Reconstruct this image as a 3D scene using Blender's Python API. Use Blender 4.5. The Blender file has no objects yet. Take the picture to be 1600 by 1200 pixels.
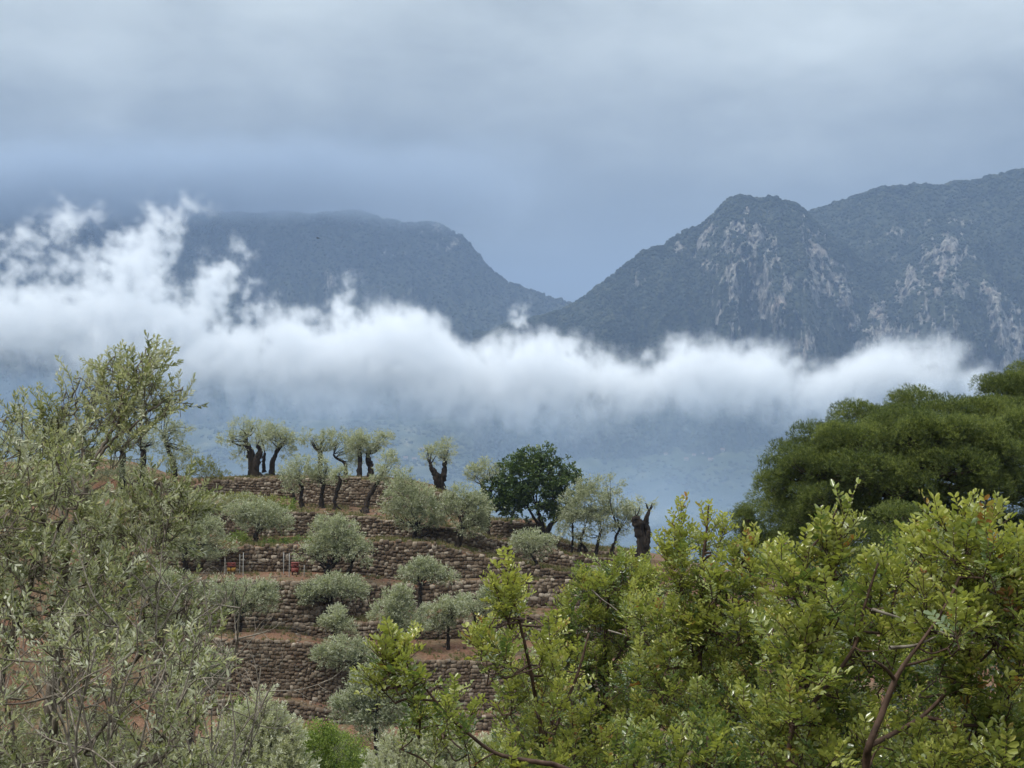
import bpy, math, random
import numpy as np
from mathutils import Vector

random.seed(7)
RNG = np.random.default_rng(11)
scene = bpy.context.scene
COL = scene.collection

# ------------------------------------------------------------------ camera
F = 1600 * 48.0 / 36.0            # focal length in pixels of a 1600 wide picture
PITCH = math.atan(50 / F)         # the horizon lies 50 px below the middle
cam_data = bpy.data.cameras.new('camera')
cam_data.lens = 48.0
cam_data.sensor_width = 36.0
cam_data.clip_start = 0.1
cam_data.clip_end = 30000
cam = bpy.data.objects.new('camera', cam_data)
cam.location = (0, 0, 0)
cam.rotation_euler = (math.pi / 2 + PITCH, 0, 0)
COL.objects.link(cam)
scene.camera = cam

# ------------------------------------------------------------------ sky, sun, exposure
SUN_EL, SUN_AZ = math.radians(55), math.radians(-128)     # azimuth from +Y, negative = towards the left
SUN_STRENGTH = 1.5
world = bpy.data.worlds.new('World')
scene.world = world
world.use_nodes = True
nt = world.node_tree
for n in list(nt.nodes):
    nt.nodes.remove(n)
N = nt.nodes.new
L = nt.links.new
w_out = N('ShaderNodeOutputWorld')
bg_sky = N('ShaderNodeBackground')
bg_cloud = N('ShaderNodeBackground')
mixs = N('ShaderNodeMixShader')
sky = N('ShaderNodeTexSky')
sky.sky_type = 'NISHITA'
sky.sun_disc = False
sky.sun_elevation = SUN_EL
sky.sun_rotation = SUN_AZ
sky.air_density = 1.0
sky.dust_density = 2.0
L(sky.outputs[0], bg_sky.inputs[0])
bg_sky.inputs[1].default_value = 0.1
tc = N('ShaderNodeTexCoord')
sep = N('ShaderNodeSeparateXYZ')
L(tc.outputs['Generated'], sep.inputs[0])


def wmath(op, a, b=None, c=None):
    n = N('ShaderNodeMath')
    n.operation = op
    for i, v in enumerate((a, b, c)):
        if v is None:
            continue
        if isinstance(v, (int, float)):
            n.inputs[i].default_value = v
        else:
            L(v, n.inputs[i])
    return n.outputs[0]


def wnoise(scale, detail, rough, sx, sy, sz, off, dist=0.0):
    mp = N('ShaderNodeMapping')
    mp.inputs['Scale'].default_value = (sx, sy, sz)
    mp.inputs['Location'].default_value = off
    L(tc.outputs['Generated'], mp.inputs[0])
    nz = N('ShaderNodeTexNoise')
    nz.inputs['Scale'].default_value = scale
    nz.inputs['Detail'].default_value = detail
    nz.inputs['Roughness'].default_value = rough
    nz.inputs['Distortion'].default_value = dist
    L(mp.outputs[0], nz.inputs['Vector'])
    return nz.outputs['Fac']


# an overcast sheet: darker towards the horizon, brighter overhead, with soft rolls
n1 = wnoise(3.4, 4.0, 0.5, 1, 1, 2.8, (1.1, 3.2, 0.4), 0.35)
n2 = wnoise(8.5, 5.0, 0.55, 1, 1, 2.4, (1.3, 2.0, 0.2), 0.3)
n3 = wnoise(26.0, 5.0, 0.6, 1, 1, 1.6, (0.3, 5.0, 1.2), 0.3)
roll = wmath('ADD', wmath('MULTIPLY', wmath('SUBTRACT', n1, 0.5), 0.22), wmath('MULTIPLY', wmath('SUBTRACT', n2, 0.5), 0.125))
roll = wmath('ADD', roll, wmath('MULTIPLY', wmath('SUBTRACT', n3, 0.5), 0.035))
low = wmath('MULTIPLY', sep.outputs['Z'], 5.0)
low.node.use_clamp = True                       # the rolls flatten out towards the horizon
hgt = wmath('ADD', wmath('MAXIMUM', sep.outputs['Z'], 0.0), wmath('MULTIPLY', roll, low))
ramp = N('ShaderNodeValToRGB')
cr = ramp.color_ramp
stops = [(0.0, (0.172, 0.200, 0.222)), (0.10, (0.182, 0.212, 0.236)), (0.16, (0.248, 0.286, 0.312)),
         (0.21, (0.338, 0.385, 0.412)), (0.26, (0.465, 0.522, 0.545)), (0.32, (0.620, 0.688, 0.702)),
         (0.55, (1.25, 1.34, 1.37)), (1.0, (2.2, 2.27, 2.28))]
while len(cr.elements) < len(stops):
    cr.elements.new(0.5)
for e, (p_, c_) in zip(cr.elements, stops):
    e.position = p_
    e.color = (*c_, 1)
L(hgt, ramp.inputs[0])
L(ramp.outputs[0], bg_cloud.inputs[0])
bg_cloud.inputs[1].default_value = 0.57
mixs.inputs[0].default_value = 0.96          # the overcast hides nearly all of the clear sky
L(bg_sky.outputs[0], mixs.inputs[1])
L(bg_cloud.outputs[0], mixs.inputs[2])
L(mixs.outputs[0], w_out.inputs[0])

sun_d = bpy.data.lights.new('sun', 'SUN')
sun_d.energy = SUN_STRENGTH
sun_d.angle = math.radians(14)
sun_d.color = (1.0, 0.96, 0.89)
sun = bpy.data.objects.new('sun', sun_d)
COL.objects.link(sun)
sdir = Vector((math.cos(SUN_EL) * math.sin(SUN_AZ), math.cos(SUN_EL) * math.cos(SUN_AZ), math.sin(SUN_EL)))
sun.rotation_euler = (-sdir).to_track_quat('-Z', 'Y').to_euler()
sun.location = sdir * 50

vs = scene.view_settings
vs.view_transform = 'Standard'
vs.look = 'None'
vs.exposure = 1.05
vs.gamma = 1.0
vs.use_curve_mapping = False
scene.render.engine = 'CYCLES'
cy = scene.cycles
cy.use_denoising = True
cy.use_adaptive_sampling = True
cy.adaptive_threshold = 0.015
cy.max_bounces = 10
cy.diffuse_bounces = 5
cy.glossy_bounces = 2
cy.transmission_bounces = 5
cy.volume_bounces = 6
cy.transparent_max_bounces = 8
cy.sample_clamp_indirect = 6.0
cy.caustics_reflective = False
cy.caustics_refractive = False


# ------------------------------------------------------------------ helpers
def PV(px, py, D):
    """points at depth D (metres along +Y) seen at source pixel px, py; arrays allowed"""
    px, py, D = np.broadcast_arrays(np.asarray(px, float), np.asarray(py, float), np.asarray(D, float))
    a = (px - 800) / F
    b = -(py - 600) / F
    cp, sp = math.cos(PITCH), math.sin(PITCH)
    ry, rz = cp - sp * b, sp + cp * b
    s = D / ry
    return np.stack([a * s, D, rz * s], -1)


def P(px, py, D):
    return PV(px, py, D)


def ppm(D):
    return F / D


def set_props(o, label=None, cat=None, group=None, kind=None):
    if label: o['label'] = label
    if cat: o['category'] = cat
    if group: o['group'] = group
    if kind: o['kind'] = kind
    return o


def new_mesh(name, V, faces, mats=None, smooth=False, tint=None, mat_index=None):
    V = np.asarray(V, np.float32)
    me = bpy.data.meshes.new(name)
    faces = [np.asarray(f, np.int32) for f in faces if len(f)]
    me.vertices.add(len(V))
    me.vertices.foreach_set('co', V.ravel())
    nl = sum(f.size for f in faces)
    npoly = sum(len(f) for f in faces)
    me.loops.add(nl)
    me.polygons.add(npoly)
    me.loops.foreach_set('vertex_index', np.concatenate([f.ravel() for f in faces]))
    tot = np.concatenate([np.full(len(f), f.shape[1], np.int32) for f in faces])
    start = np.concatenate([[0], np.cumsum(tot)[:-1]]).astype(np.int32)
    me.polygons.foreach_set('loop_start', start)
    me.polygons.foreach_set('loop_total', tot)
    if smooth:
        me.polygons.foreach_set('use_smooth', np.ones(npoly, bool))
    for m in (mats or []):
        me.materials.append(m)
    if mat_index is not None:
        me.polygons.foreach_set('material_index', np.asarray(mat_index, np.int32))
    if tint is not None:
        at = me.attributes.new('tint', 'FLOAT', 'POINT')
        at.data.foreach_set('value', np.asarray(tint, np.float32))
    me.update(calc_edges=True)
    return me


def link(name, data, parent=None, loc=None):
    o = bpy.data.objects.new(name, data)
    COL.objects.link(o)
    if parent is not None:
        o.parent = parent
    if loc is not None:
        o.location = loc
    return o


def obj(name, V, faces, mat, parent=None, smooth=False, tint=None, loc=None, mat_index=None):
    mats = mat if isinstance(mat, (list, tuple)) else [mat]
    return link(name, new_mesh(name, V, faces, mats, smooth, tint, mat_index), parent, loc)


def thing(name, label, cat, loc=(0, 0, 0), group=None):
    o = link(name, None, None, tuple(loc))
    o.empty_display_size = 0.3
    return set_props(o, label, cat, group)


class Geo:
    """collects vertices, faces and a per-vertex tint, to be linked as one mesh"""
    def __init__(self):
        self.V, self.F, self.T, self.n = [], {}, [], 0

    def add(self, V, faces, tint=0.5):
        V = np.asarray(V, float)
        self.V.append(V)
        t = np.full(len(V), tint, float) if np.isscalar(tint) else np.asarray(tint, float)
        self.T.append(t)
        for f in faces:
            f = np.asarray(f, np.int64)
            if len(f):
                self.F.setdefault(f.shape[1], []).append(f + self.n)
        self.n += len(V)

    def arrays(self):
        return np.concatenate(self.V), [np.concatenate(v) for v in self.F.values()], np.concatenate(self.T)

    def build(self, name, mat, parent=None, smooth=False, off=None):
        if not self.V:
            return None
        V, Fs, T = self.arrays()
        if off is not None:
            V = V - np.asarray(off)
        return obj(name, V, Fs, mat, parent, smooth, T)


def instance(tV, tF, R, T, S):
    """copies of a template as arrays: R (n,3,3), T (n,3), S (n,) or (n,3)"""
    n, m = len(T), len(tV)
    S = np.asarray(S, float)
    if S.ndim == 1:
        S = np.repeat(S[:, None], 3, 1)
    W = tV[None] * S[:, None, :]
    W = np.einsum('nij,nmj->nmi', R, W) + T[:, None, :]
    off = (np.arange(n) * m)[:, None, None]
    return W.reshape(-1, 3), [(np.asarray(f)[None] + off).reshape(-1, np.asarray(f).shape[1]) for f in tF]


def unit(v):
    v = np.asarray(v, float)
    return v / np.maximum(np.linalg.norm(v, axis=-1, keepdims=True), 1e-9)


def frames(d, roll=None, rng=RNG):
    """rotation matrices whose Y axis is d (n,3), Z as near up as it gets, rolled about d"""
    d = unit(d)
    n = len(d)
    up = np.tile([0.0, 0.0, 1.0], (n, 1))
    bad = np.abs(d[:, 2]) > 0.97
    up[bad] = [0.0, -1.0, 0.0]
    x = unit(np.cross(d, up))
    z = np.cross(x, d)
    if roll is None:
        roll = rng.uniform(-math.pi, math.pi, n)
    c, s = np.cos(roll)[:, None], np.sin(roll)[:, None]
    x2, z2 = x * c + z * s, z * c - x * s
    return np.stack([x2, d, z2], -1)


def rand_dirs(n, rng=RNG):
    return unit(rng.normal(size=(n, 3)))


# numpy noise
def _hash(ix, iy, iz, seed):
    h = (ix.astype(np.int64) * 374761393 + iy.astype(np.int64) * 668265263 + iz.astype(np.int64) * 2147483647 + seed * 974711) & 0xFFFFFFFF
    h = ((h ^ (h >> 13)) * 1274126177) & 0xFFFFFFFF
    h = ((h ^ (h >> 16)) * 2246822519) & 0xFFFFFFFF
    return ((h ^ (h >> 15)) & 0xFFFFFF) / float(0xFFFFFF)


def vnoise(p, seed=0):
    p = np.asarray(p, float)
    i = np.floor(p)
    f = p - i
    f = f * f * f * (f * (f * 6 - 15) + 10)
    i = i.astype(np.int64)
    if p.shape[-1] == 2:
        z0 = np.zeros(p.shape[:-1], np.int64)
        a = _hash(i[..., 0], i[..., 1], z0, seed); b = _hash(i[..., 0] + 1, i[..., 1], z0, seed)
        c = _hash(i[..., 0], i[..., 1] + 1, z0, seed); d = _hash(i[..., 0] + 1, i[..., 1] + 1, z0, seed)
        return (a + (b - a) * f[..., 0]) * (1 - f[..., 1]) + (c + (d - c) * f[..., 0]) * f[..., 1]
    r = []
    for dz in (0, 1):
        a = _hash(i[..., 0], i[..., 1], i[..., 2] + dz, seed); b = _hash(i[..., 0] + 1, i[..., 1], i[..., 2] + dz, seed)
        c = _hash(i[..., 0], i[..., 1] + 1, i[..., 2] + dz, seed); d = _hash(i[..., 0] + 1, i[..., 1] + 1, i[..., 2] + dz, seed)
        r.append((a + (b - a) * f[..., 0]) * (1 - f[..., 1]) + (c + (d - c) * f[..., 0]) * f[..., 1])
    return r[0] * (1 - f[..., 2]) + r[1] * f[..., 2]


def fbm(p, octaves=4, seed=0, gain=0.5):
    p = np.asarray(p, float)
    s, a, t = 0, 1.0, 0
    for o in range(octaves):
        s = s + a * vnoise(p * (2.03 ** o) + 17.3 * o, seed + o)
        t += a
        a *= gain
    return s / t          # 0..1


def ridged(p, octaves=4, seed=0):
    p = np.asarray(p, float)
    s, a, t = 0, 1.0, 0
    for o in range(octaves):
        s = s + a * (1 - np.abs(2 * vnoise(p * (2.03 ** o) + 9.1 * o, seed + o) - 1))
        t += a
        a *= 0.5
    return s / t


def pw(x, pts):
    """smooth-ish piecewise curve through pts"""
    pts = sorted(pts)
    return np.interp(x, [p[0] for p in pts], [p[1] for p in pts])


def sstep(a, b, x):
    t = np.clip((x - a) / (b - a), 0, 1)
    return t * t * (3 - 2 * t)


def grid_faces(nr, nc):
    r, c = np.meshgrid(np.arange(nr - 1), np.arange(nc - 1), indexing='ij')
    a = (r * nc + c).ravel()
    return np.stack([a, a + 1, a + nc + 1, a + nc], -1)


# material helpers
class M:
    def __init__(self, name):
        self.m = bpy.data.materials.new(name)
        self.m.use_nodes = True
        self.t = self.m.node_tree
        for n in list(self.t.nodes):
            self.t.nodes.remove(n)
        self.out = self.n('ShaderNodeOutputMaterial')

    def n(self, typ, **kw):
        nd = self.t.nodes.new(typ)
        for k, v in kw.items():
            setattr(nd, k, v)
        return nd

    def l(self, a, b):
        self.t.links.new(a, b)

    def put(self, node, name, v):
        s = node.inputs[name]
        if hasattr(v, 'links') or isinstance(v, bpy.types.NodeSocket):
            self.l(v, s)
        else:
            s.default_value = v

    def math(self, op, a, b=0.0, c=0.0, clamp=False):
        nd = self.n('ShaderNodeMath', operation=op, use_clamp=clamp)
        self.put(nd, 0, a); self.put(nd, 1, b); self.put(nd, 2, c)
        return nd.outputs[0]

    def attr(self, name='tint'):
        return self.n('ShaderNodeAttribute', attribute_name=name).outputs['Fac']

    def rnd(self):
        return self.n('ShaderNodeObjectInfo').outputs['Random']

    def pos(self):
        return self.n('ShaderNodeNewGeometry').outputs['Position']

    def objco(self):
        return self.n('ShaderNodeTexCoord').outputs['Object']

    def noise(self, vec, scale, detail=4.0, rough=0.5, stretch=None, dist=0.0):
        if stretch:
            mp = self.n('ShaderNodeMapping')
            mp.inputs['Scale'].default_value = stretch
            self.l(vec, mp.inputs[0])
            vec = mp.outputs[0]
        nd = self.n('ShaderNodeTexNoise')
        self.put(nd, 'Vector', vec); self.put(nd, 'Scale', scale); self.put(nd, 'Detail', detail)
        self.put(nd, 'Roughness', rough); self.put(nd, 'Distortion', dist)
        return nd.outputs['Fac']

    def ramp(self, fac, stops, interp='LINEAR'):
        nd = self.n('ShaderNodeValToRGB')
        cr = nd.color_ramp
        cr.interpolation = interp
        while len(cr.elements) < len(stops):
            cr.elements.new(0.5)
        for e, (p_, c_) in zip(cr.elements, stops):
            e.position = p_
            e.color = (c_, c_, c_, 1) if isinstance(c_, (int, float)) else (*c_, 1)
        self.put(nd, 0, fac)
        return nd.outputs[0]

    def mix(self, f, a, b, blend='MIX'):
        nd = self.n('ShaderNodeMix', data_type='RGBA', blend_type=blend)
        for s, v in ((nd.inputs[0], f), (nd.inputs[6], a), (nd.inputs[7], b)):
            if isinstance(v, bpy.types.NodeSocket):
                self.l(v, s)
            elif isinstance(v, (int, float)):
                s.default_value = v
            else:
                s.default_value = (*v, 1)
        return nd.outputs[2]

    def bump(self, h, strength=0.5, dist=0.05):
        nd = self.n('ShaderNodeBump')
        self.put(nd, 'Height', h); self.put(nd, 'Strength', strength); self.put(nd, 'Distance', dist)
        return nd.outputs[0]

    def surf(self, color, rough=0.8, spec=0.3, normal=None, translucent=0.0, tcolor=None):
        b = self.n('ShaderNodeBsdfPrincipled')
        if isinstance(color, tuple): color = (*color, 1)
        self.put(b, 'Base Color', color); self.put(b, 'Roughness', rough); self.put(b, 'Specular IOR Level', spec)
        if normal is not None: self.l(normal, b.inputs['Normal'])
        sh = b.outputs[0]
        if translucent:
            t = self.n('ShaderNodeBsdfTranslucent')
            tcv = tcolor if tcolor is not None else color
            if isinstance(tcv, tuple): tcv = tcv if len(tcv) == 4 else (*tcv, 1)
            self.put(t, 'Color', tcv)
            mx = self.n('ShaderNodeMixShader')
            mx.inputs[0].default_value = translucent
            self.l(sh, mx.inputs[1]); self.l(t.outputs[0], mx.inputs[2])
            sh = mx.outputs[0]
        self.l(sh, self.out.inputs['Surface'])
        return self.m


def tube(path, rad, nseg=6, rng=RNG, gnarl=0.0, cap=True):
    """a tapered tube along path (k,3) with radii (k,); gnarl roughens it"""
    path = np.asarray(path, float)
    rad = np.broadcast_to(np.asarray(rad, float), (len(path),))
    k = len(path)
    tan = unit(np.gradient(path, axis=0))
    ref = np.array([0.31, 0.9, 0.2]) if abs(tan[0, 2]) > 0.6 else np.array([0.1, 0.2, 1.0])
    x = unit(np.cross(tan, ref))
    y = np.cross(tan, x)
    a = np.arange(nseg) * 2 * math.pi / nseg
    ring = np.cos(a)[None, :, None] * x[:, None, :] + np.sin(a)[None, :, None] * y[:, None, :]
    r = rad[:, None] * np.ones((k, nseg))
    if gnarl:
        r = r * (1 + gnarl * rng.uniform(-1, 1, (k, nseg))) * (1 + 0.6 * gnarl * rng.uniform(-1, 1, (1, nseg)))
    V = (path[:, None, :] + ring * r[:, :, None]).reshape(-1, 3)
    i, j = np.meshgrid(np.arange(k - 1), np.arange(nseg), indexing='ij')
    j2 = (j + 1) % nseg
    Fq = np.stack([i * nseg + j, i * nseg + j2, (i + 1) * nseg + j2, (i + 1) * nseg + j], -1).reshape(-1, 4)
    out = [Fq]
    if cap:
        V = np.concatenate([V, path[-1:] + tan[-1:] * rad[-1] * 0.5])
        e = (k - 1) * nseg
        jj = np.arange(nseg)
        out.append(np.stack([e + jj, e + (jj + 1) % nseg, np.full(nseg, len(V) - 1)], -1))
    return V, out


def curve_pts(pts, n):
    """Catmull-Rom through pts (k,3), n samples"""
    pts = np.asarray(pts, float)
    if len(pts) == 2:
        t = np.linspace(0, 1, n)[:, None]
        return pts[0] * (1 - t) + pts[1] * t
    q = np.concatenate([[2 * pts[0] - pts[1]], pts, [2 * pts[-1] - pts[-2]]])
    u = np.linspace(0, len(pts) - 1 - 1e-6, n)
    i = u.astype(int)
    t = (u - i)[:, None]
    p0, p1, p2, p3 = q[i], q[i + 1], q[i + 2], q[i + 3]
    return 0.5 * (2 * p1 + (p2 - p0) * t + (2 * p0 - 5 * p1 + 4 * p2 - p3) * t ** 2 + (3 * p1 - p0 - 3 * p2 + p3) * t ** 3)


def points_with_instances(name, pts, scale, meshes, mat=None, rot=True):
    """one object: points that carry copies of a few small meshes (geometry nodes), for what nobody could count"""
    me = bpy.data.meshes.new(name)
    me.vertices.add(len(pts))
    me.vertices.foreach_set('co', np.asarray(pts, np.float32).ravel())
    a = me.attributes.new('size', 'FLOAT', 'POINT')
    a.data.foreach_set('value', np.asarray(scale, np.float32))
    o = link(name, me)
    ng = bpy.data.node_groups.new(name + '_scatter', 'GeometryNodeTree')
    ng.interface.new_socket('Geometry', in_out='INPUT', socket_type='NodeSocketGeometry')
    ng.interface.new_socket('Geometry', in_out='OUTPUT', socket_type='NodeSocketGeometry')
    gi = ng.nodes.new('NodeGroupInput')
    go = ng.nodes.new('NodeGroupOutput')
    join = ng.nodes.new('GeometryNodeGeometryToInstance')
    for m in meshes:
        src = bpy.data.objects.new(name + '_source', m)       # not linked to the scene: only a source for the nodes
        oi = ng.nodes.new('GeometryNodeObjectInfo')
        oi.inputs['Object'].default_value = src
        ng.links.new(oi.outputs['Geometry'], join.inputs[0])
    iop = ng.nodes.new('GeometryNodeInstanceOnPoints')
    ng.links.new(gi.outputs[0], iop.inputs['Points'])
    ng.links.new(join.outputs[0], iop.inputs['Instance'])
    iop.inputs['Pick Instance'].default_value = True
    rv = ng.nodes.new('FunctionNodeRandomValue')
    rv.data_type = 'FLOAT_VECTOR'
    rv.inputs[0].default_value = (-0.15, -0.15, 0)
    rv.inputs[1].default_value = (0.15, 0.15, 6.283)
    na = ng.nodes.new('GeometryNodeInputNamedAttribute')
    na.data_type = 'FLOAT'
    na.inputs['Name'].default_value = 'size'
    ri = ng.nodes.new('FunctionNodeRandomValue')
    ri.data_type = 'INT'
    ri.inputs[4].default_value = 0
    ri.inputs[5].default_value = len(meshes) - 1
    ng.links.new(rv.outputs[0], iop.inputs['Rotation'])
    ng.links.new(na.outputs[0], iop.inputs['Scale'])
    ng.links.new(ri.outputs[2], iop.inputs['Instance Index'])
    ng.links.new(iop.outputs[0], go.inputs[0])
    md = o.modifiers.new('scatter', 'NODES')
    md.node_group = ng
    return o


def outward(V, faces):
    """faces of a convex shape, each wound so that it looks outwards"""
    V = np.asarray(V, float)
    c = V.mean(0)
    out = []
    for f in faces:
        f = np.array(f)
        n = np.cross(V[f[:, 1]] - V[f[:, 0]], V[f[:, 2]] - V[f[:, 1]])
        bad = np.einsum('ij,ij->i', n, V[f].mean(1) - c) < 0
        f[bad] = f[bad][:, ::-1]
        out.append(f)
    return out


def icosphere(sub=1):
    import bmesh
    bm = bmesh.new()
    bmesh.ops.create_icosphere(bm, subdivisions=sub, radius=1)
    V = np.array([v.co[:] for v in bm.verts])
    Fc = np.array([[v.index for v in f.verts] for f in bm.faces])
    bm.free()
    return V, Fc

# ================================================================== far land
def forest_material(name, rock_amount):
    m = M(name)
    p = m.pos()
    rock = m.attr('tint')
    f1 = m.noise(p, 0.045, 6.0, 0.62)
    f2 = m.noise(p, 0.006, 4.0, 0.55)
    green = m.ramp(m.math('ADD', m.math('MULTIPLY', f1, 0.7), m.math('MULTIPLY', f2, 0.3)),
                   [(0.36, (0.008, 0.012, 0.009)), (0.5, (0.024, 0.031, 0.020)), (0.62, (0.050, 0.056, 0.036)), (0.72, (0.10, 0.095, 0.068))])
    s1 = m.noise(p, 0.035, 7.0, 0.7, (1.0, 1.0, 0.8), 0.8)
    s2 = m.noise(p, 0.11, 6.0, 0.72, (1.0, 1.0, 0.75), 0.4)
    stone = m.ramp(m.math('ADD', m.math('MULTIPLY', s1, 0.55), m.math('MULTIPLY', s2, 0.45)),
                   [(0.36, (0.03, 0.035, 0.026)), (0.46, (0.10, 0.098, 0.086)), (0.56, (0.24, 0.23, 0.205)), (0.70, (0.46, 0.43, 0.39))])
    warm = m.noise(p, 0.011, 3.0, 0.5)
    stone = m.mix(m.ramp(warm, [(0.52, 0.0), (0.66, 0.55)]), stone, (0.50, 0.33, 0.24), 'MULTIPLY') if False else m.mix(m.ramp(warm, [(0.56, 0.0), (0.70, 0.35)]), stone, (0.40, 0.31, 0.25))
    cover = m.math('ADD', m.math('MULTIPLY', rock, rock_amount), m.math('MULTIPLY', m.math('SUBTRACT', s2, 0.5), 1.2))
    cover = m.math('ADD', cover, m.math('MULTIPLY', m.math('SUBTRACT', f1, 0.5), -0.8))
    k = m.ramp(cover, [(0.34, 0.0), (0.72, 1.0)])
    col = m.mix(k, green, stone)
    nrm = m.bump(m.math('ADD', f1, m.math('MULTIPLY', s2, 0.5)), 0.9, 9.0)
    return m.surf(col, 0.95, 0.1, nrm)


MAT_FAR = forest_material('forested_slope', 1.0)


def tree_blob_meshes(mat):
    out = []
    for k in range(4):
        V, Fc = icosphere(2 if k < 2 else 1)
        V = V * (0.78 + 0.5 * fbm(V * 2.1 + 5 * k, 2, 30 + k))[:, None]
        V = V * np.array([1, 1, 0.95]) + np.array([0, 0, 0.45])
        out.append(new_mesh('far_tree_crown', V, [Fc], [mat], True))
    return out


mt = M('far_tree_leaves')
_p = mt.pos()
_c = mt.ramp(mt.noise(_p, 0.02, 5.0, 0.7), [(0.36, (0.008, 0.012, 0.009)), (0.5, (0.022, 0.030, 0.019)), (0.64, (0.054, 0.060, 0.036))])
MAT_FARTREE = mt.surf(_c, 0.9, 0.1)
BLOBS = tree_blob_meshes(MAT_FARTREE)


def mountain(name, label, ridge, Dr, Db, zb, x0, x1, nc, nr, ribs, rockspots, prof, seed, back=900, tree_n=0, tree_size=5.0, top_rough=6.0):
    """a range whose crest passes through the ridge points (px, py) at depth Dr; it falls to zb at depth Db"""
    u = np.linspace(x0, x1, nc)
    crest = pw(u, ridge)
    crest = np.convolve(np.pad(crest, 4, 'edge'), np.ones(9) / 9, 'valid')
    crest = crest - (fbm(np.stack([u / 22, u * 0], -1), 4, seed) - 0.5) * 2 * top_rough
    crest = crest - (ridged(np.stack([u / 13, u * 0 + 2], -1), 4, seed + 9) - 0.55) * 1.6 * top_rough
    Dr_u = Dr + (fbm(np.stack([u / 160, u * 0 + 3], -1), 3, seed + 1) - 0.5) * 500
    zr = PV(u, crest, Dr_u)[:, 2]
    t = np.linspace(0, 1, nr)[:, None]
    zt = pw(t, prof)
    cliff = fbm(np.stack(np.broadcast_arrays(u[None] / 130, t * 1.5), -1), 3, seed + 2)
    zt = t * (1 - np.clip(cliff * 1.9 - 0.3, 0, 1)) * 0.5 + zt * (1 - (1 - np.clip(cliff * 1.9 - 0.3, 0, 1)) * 0.5)
    Dg = Db + (Dr_u[None] - Db) * t
    env = np.sin(np.pi * np.clip(t, 0, 1) ** 0.8) ** 0.8
    w = np.stack(np.broadcast_arrays(u[None] / 75 + t * 0.9, t * 1.1), -1)
    rib = ridged(w, 5, seed + 3)
    rib2 = fbm(np.stack(np.broadcast_arrays(u[None] / 17, t * 9), -1), 4, seed + 4)
    Dg = Dg - (rib - 0.5) * 2 * ribs * env - (rib2 - 0.5) * ribs * 0.35 * env
    Z = zb + (zr[None] - zb) * zt + (rib - 0.5) * ribs * 0.35 * env
    rock = np.zeros_like(Z)
    for (cx, ct, sx, st, a) in rockspots:
        rock = np.maximum(rock, a * np.exp(-((u[None] - cx) / sx) ** 2 - ((t - ct) / st) ** 2))
    n_r = 0.5 * fbm(np.stack(np.broadcast_arrays(u[None] / 22 + t * 3, t * 15), -1), 6, seed + 5, 0.7) + 0.5 * ridged(np.stack(np.broadcast_arrays(u[None] / 12 + t * 4, t * 24 - u[None] / 60), -1), 5, seed + 8)
    n_r = (n_r - n_r.mean()) / n_r.std() * 0.16
    rock = np.clip(rock * 1.15 - 0.04 + n_r * 1.9 * np.clip(rock * 4, 0, 1) + (n_r - 0.30) * 0.7, 0, 1.1)
    # rock stands steeper and rougher than the woods round it
    v_r = fbm(np.stack(np.broadcast_arrays(u[None] / 9.0, t * 26), -1), 4, seed + 6, 0.65)
    Dg = Dg - np.clip(rock, 0, 1) * ((v_r - 0.5) * 85)
    X = (u[None] - 800) / F * Dg
    # the far side
    tb = np.linspace(0, 1, 14)[1:, None]
    Db2 = Dr_u[None] + back * tb
    Zb2 = zr[None] + (-150 - zr[None]) * tb ** 1.3
    Xb2 = (u[None] - 800) / F * Db2
    V = np.concatenate([np.stack([X, Dg, Z], -1).reshape(-1, 3), np.stack([Xb2, Db2, Zb2], -1).reshape(-1, 3)])
    tint = np.concatenate([rock.ravel(), np.zeros(Zb2.size)])
    o = obj(name, V, [grid_faces(nr + 13, nc)], MAT_FAR, None, True, tint)
    set_props(o, label, 'mountain', None, 'structure')
    pts = None
    if tree_n:
        # weight to the upper slopes and the crest
        ti = RNG.beta(1.6, 1.0, tree_n) * (nr - 1.001)
        ti[: tree_n // 7] = (nr - 1.001) - RNG.exponential(0.8, tree_n // 7)
        ti = np.clip(ti, 0, nr - 1.001)
        ui = RNG.uniform(0, nc - 1.001, tree_n)
        a, b = ti.astype(int), ui.astype(int)
        fa, fb = (ti - a)[:, None], (ui - b)[:, None]
        G = np.stack([X, Dg, Z], -1)
        pts = (G[a, b] * (1 - fa) + G[a + 1, b] * fa) * (1 - fb) + (G[a, b + 1] * (1 - fa) + G[a + 1, b + 1] * fa) * fb
        keep = rock[a, b] < RNG.uniform(0.10, 0.75, tree_n)
        pts = pts[keep]
        s = RNG.uniform(0.55, 1.25, len(pts)) * tree_size
        return o, pts, s
    return o, None, None


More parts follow.
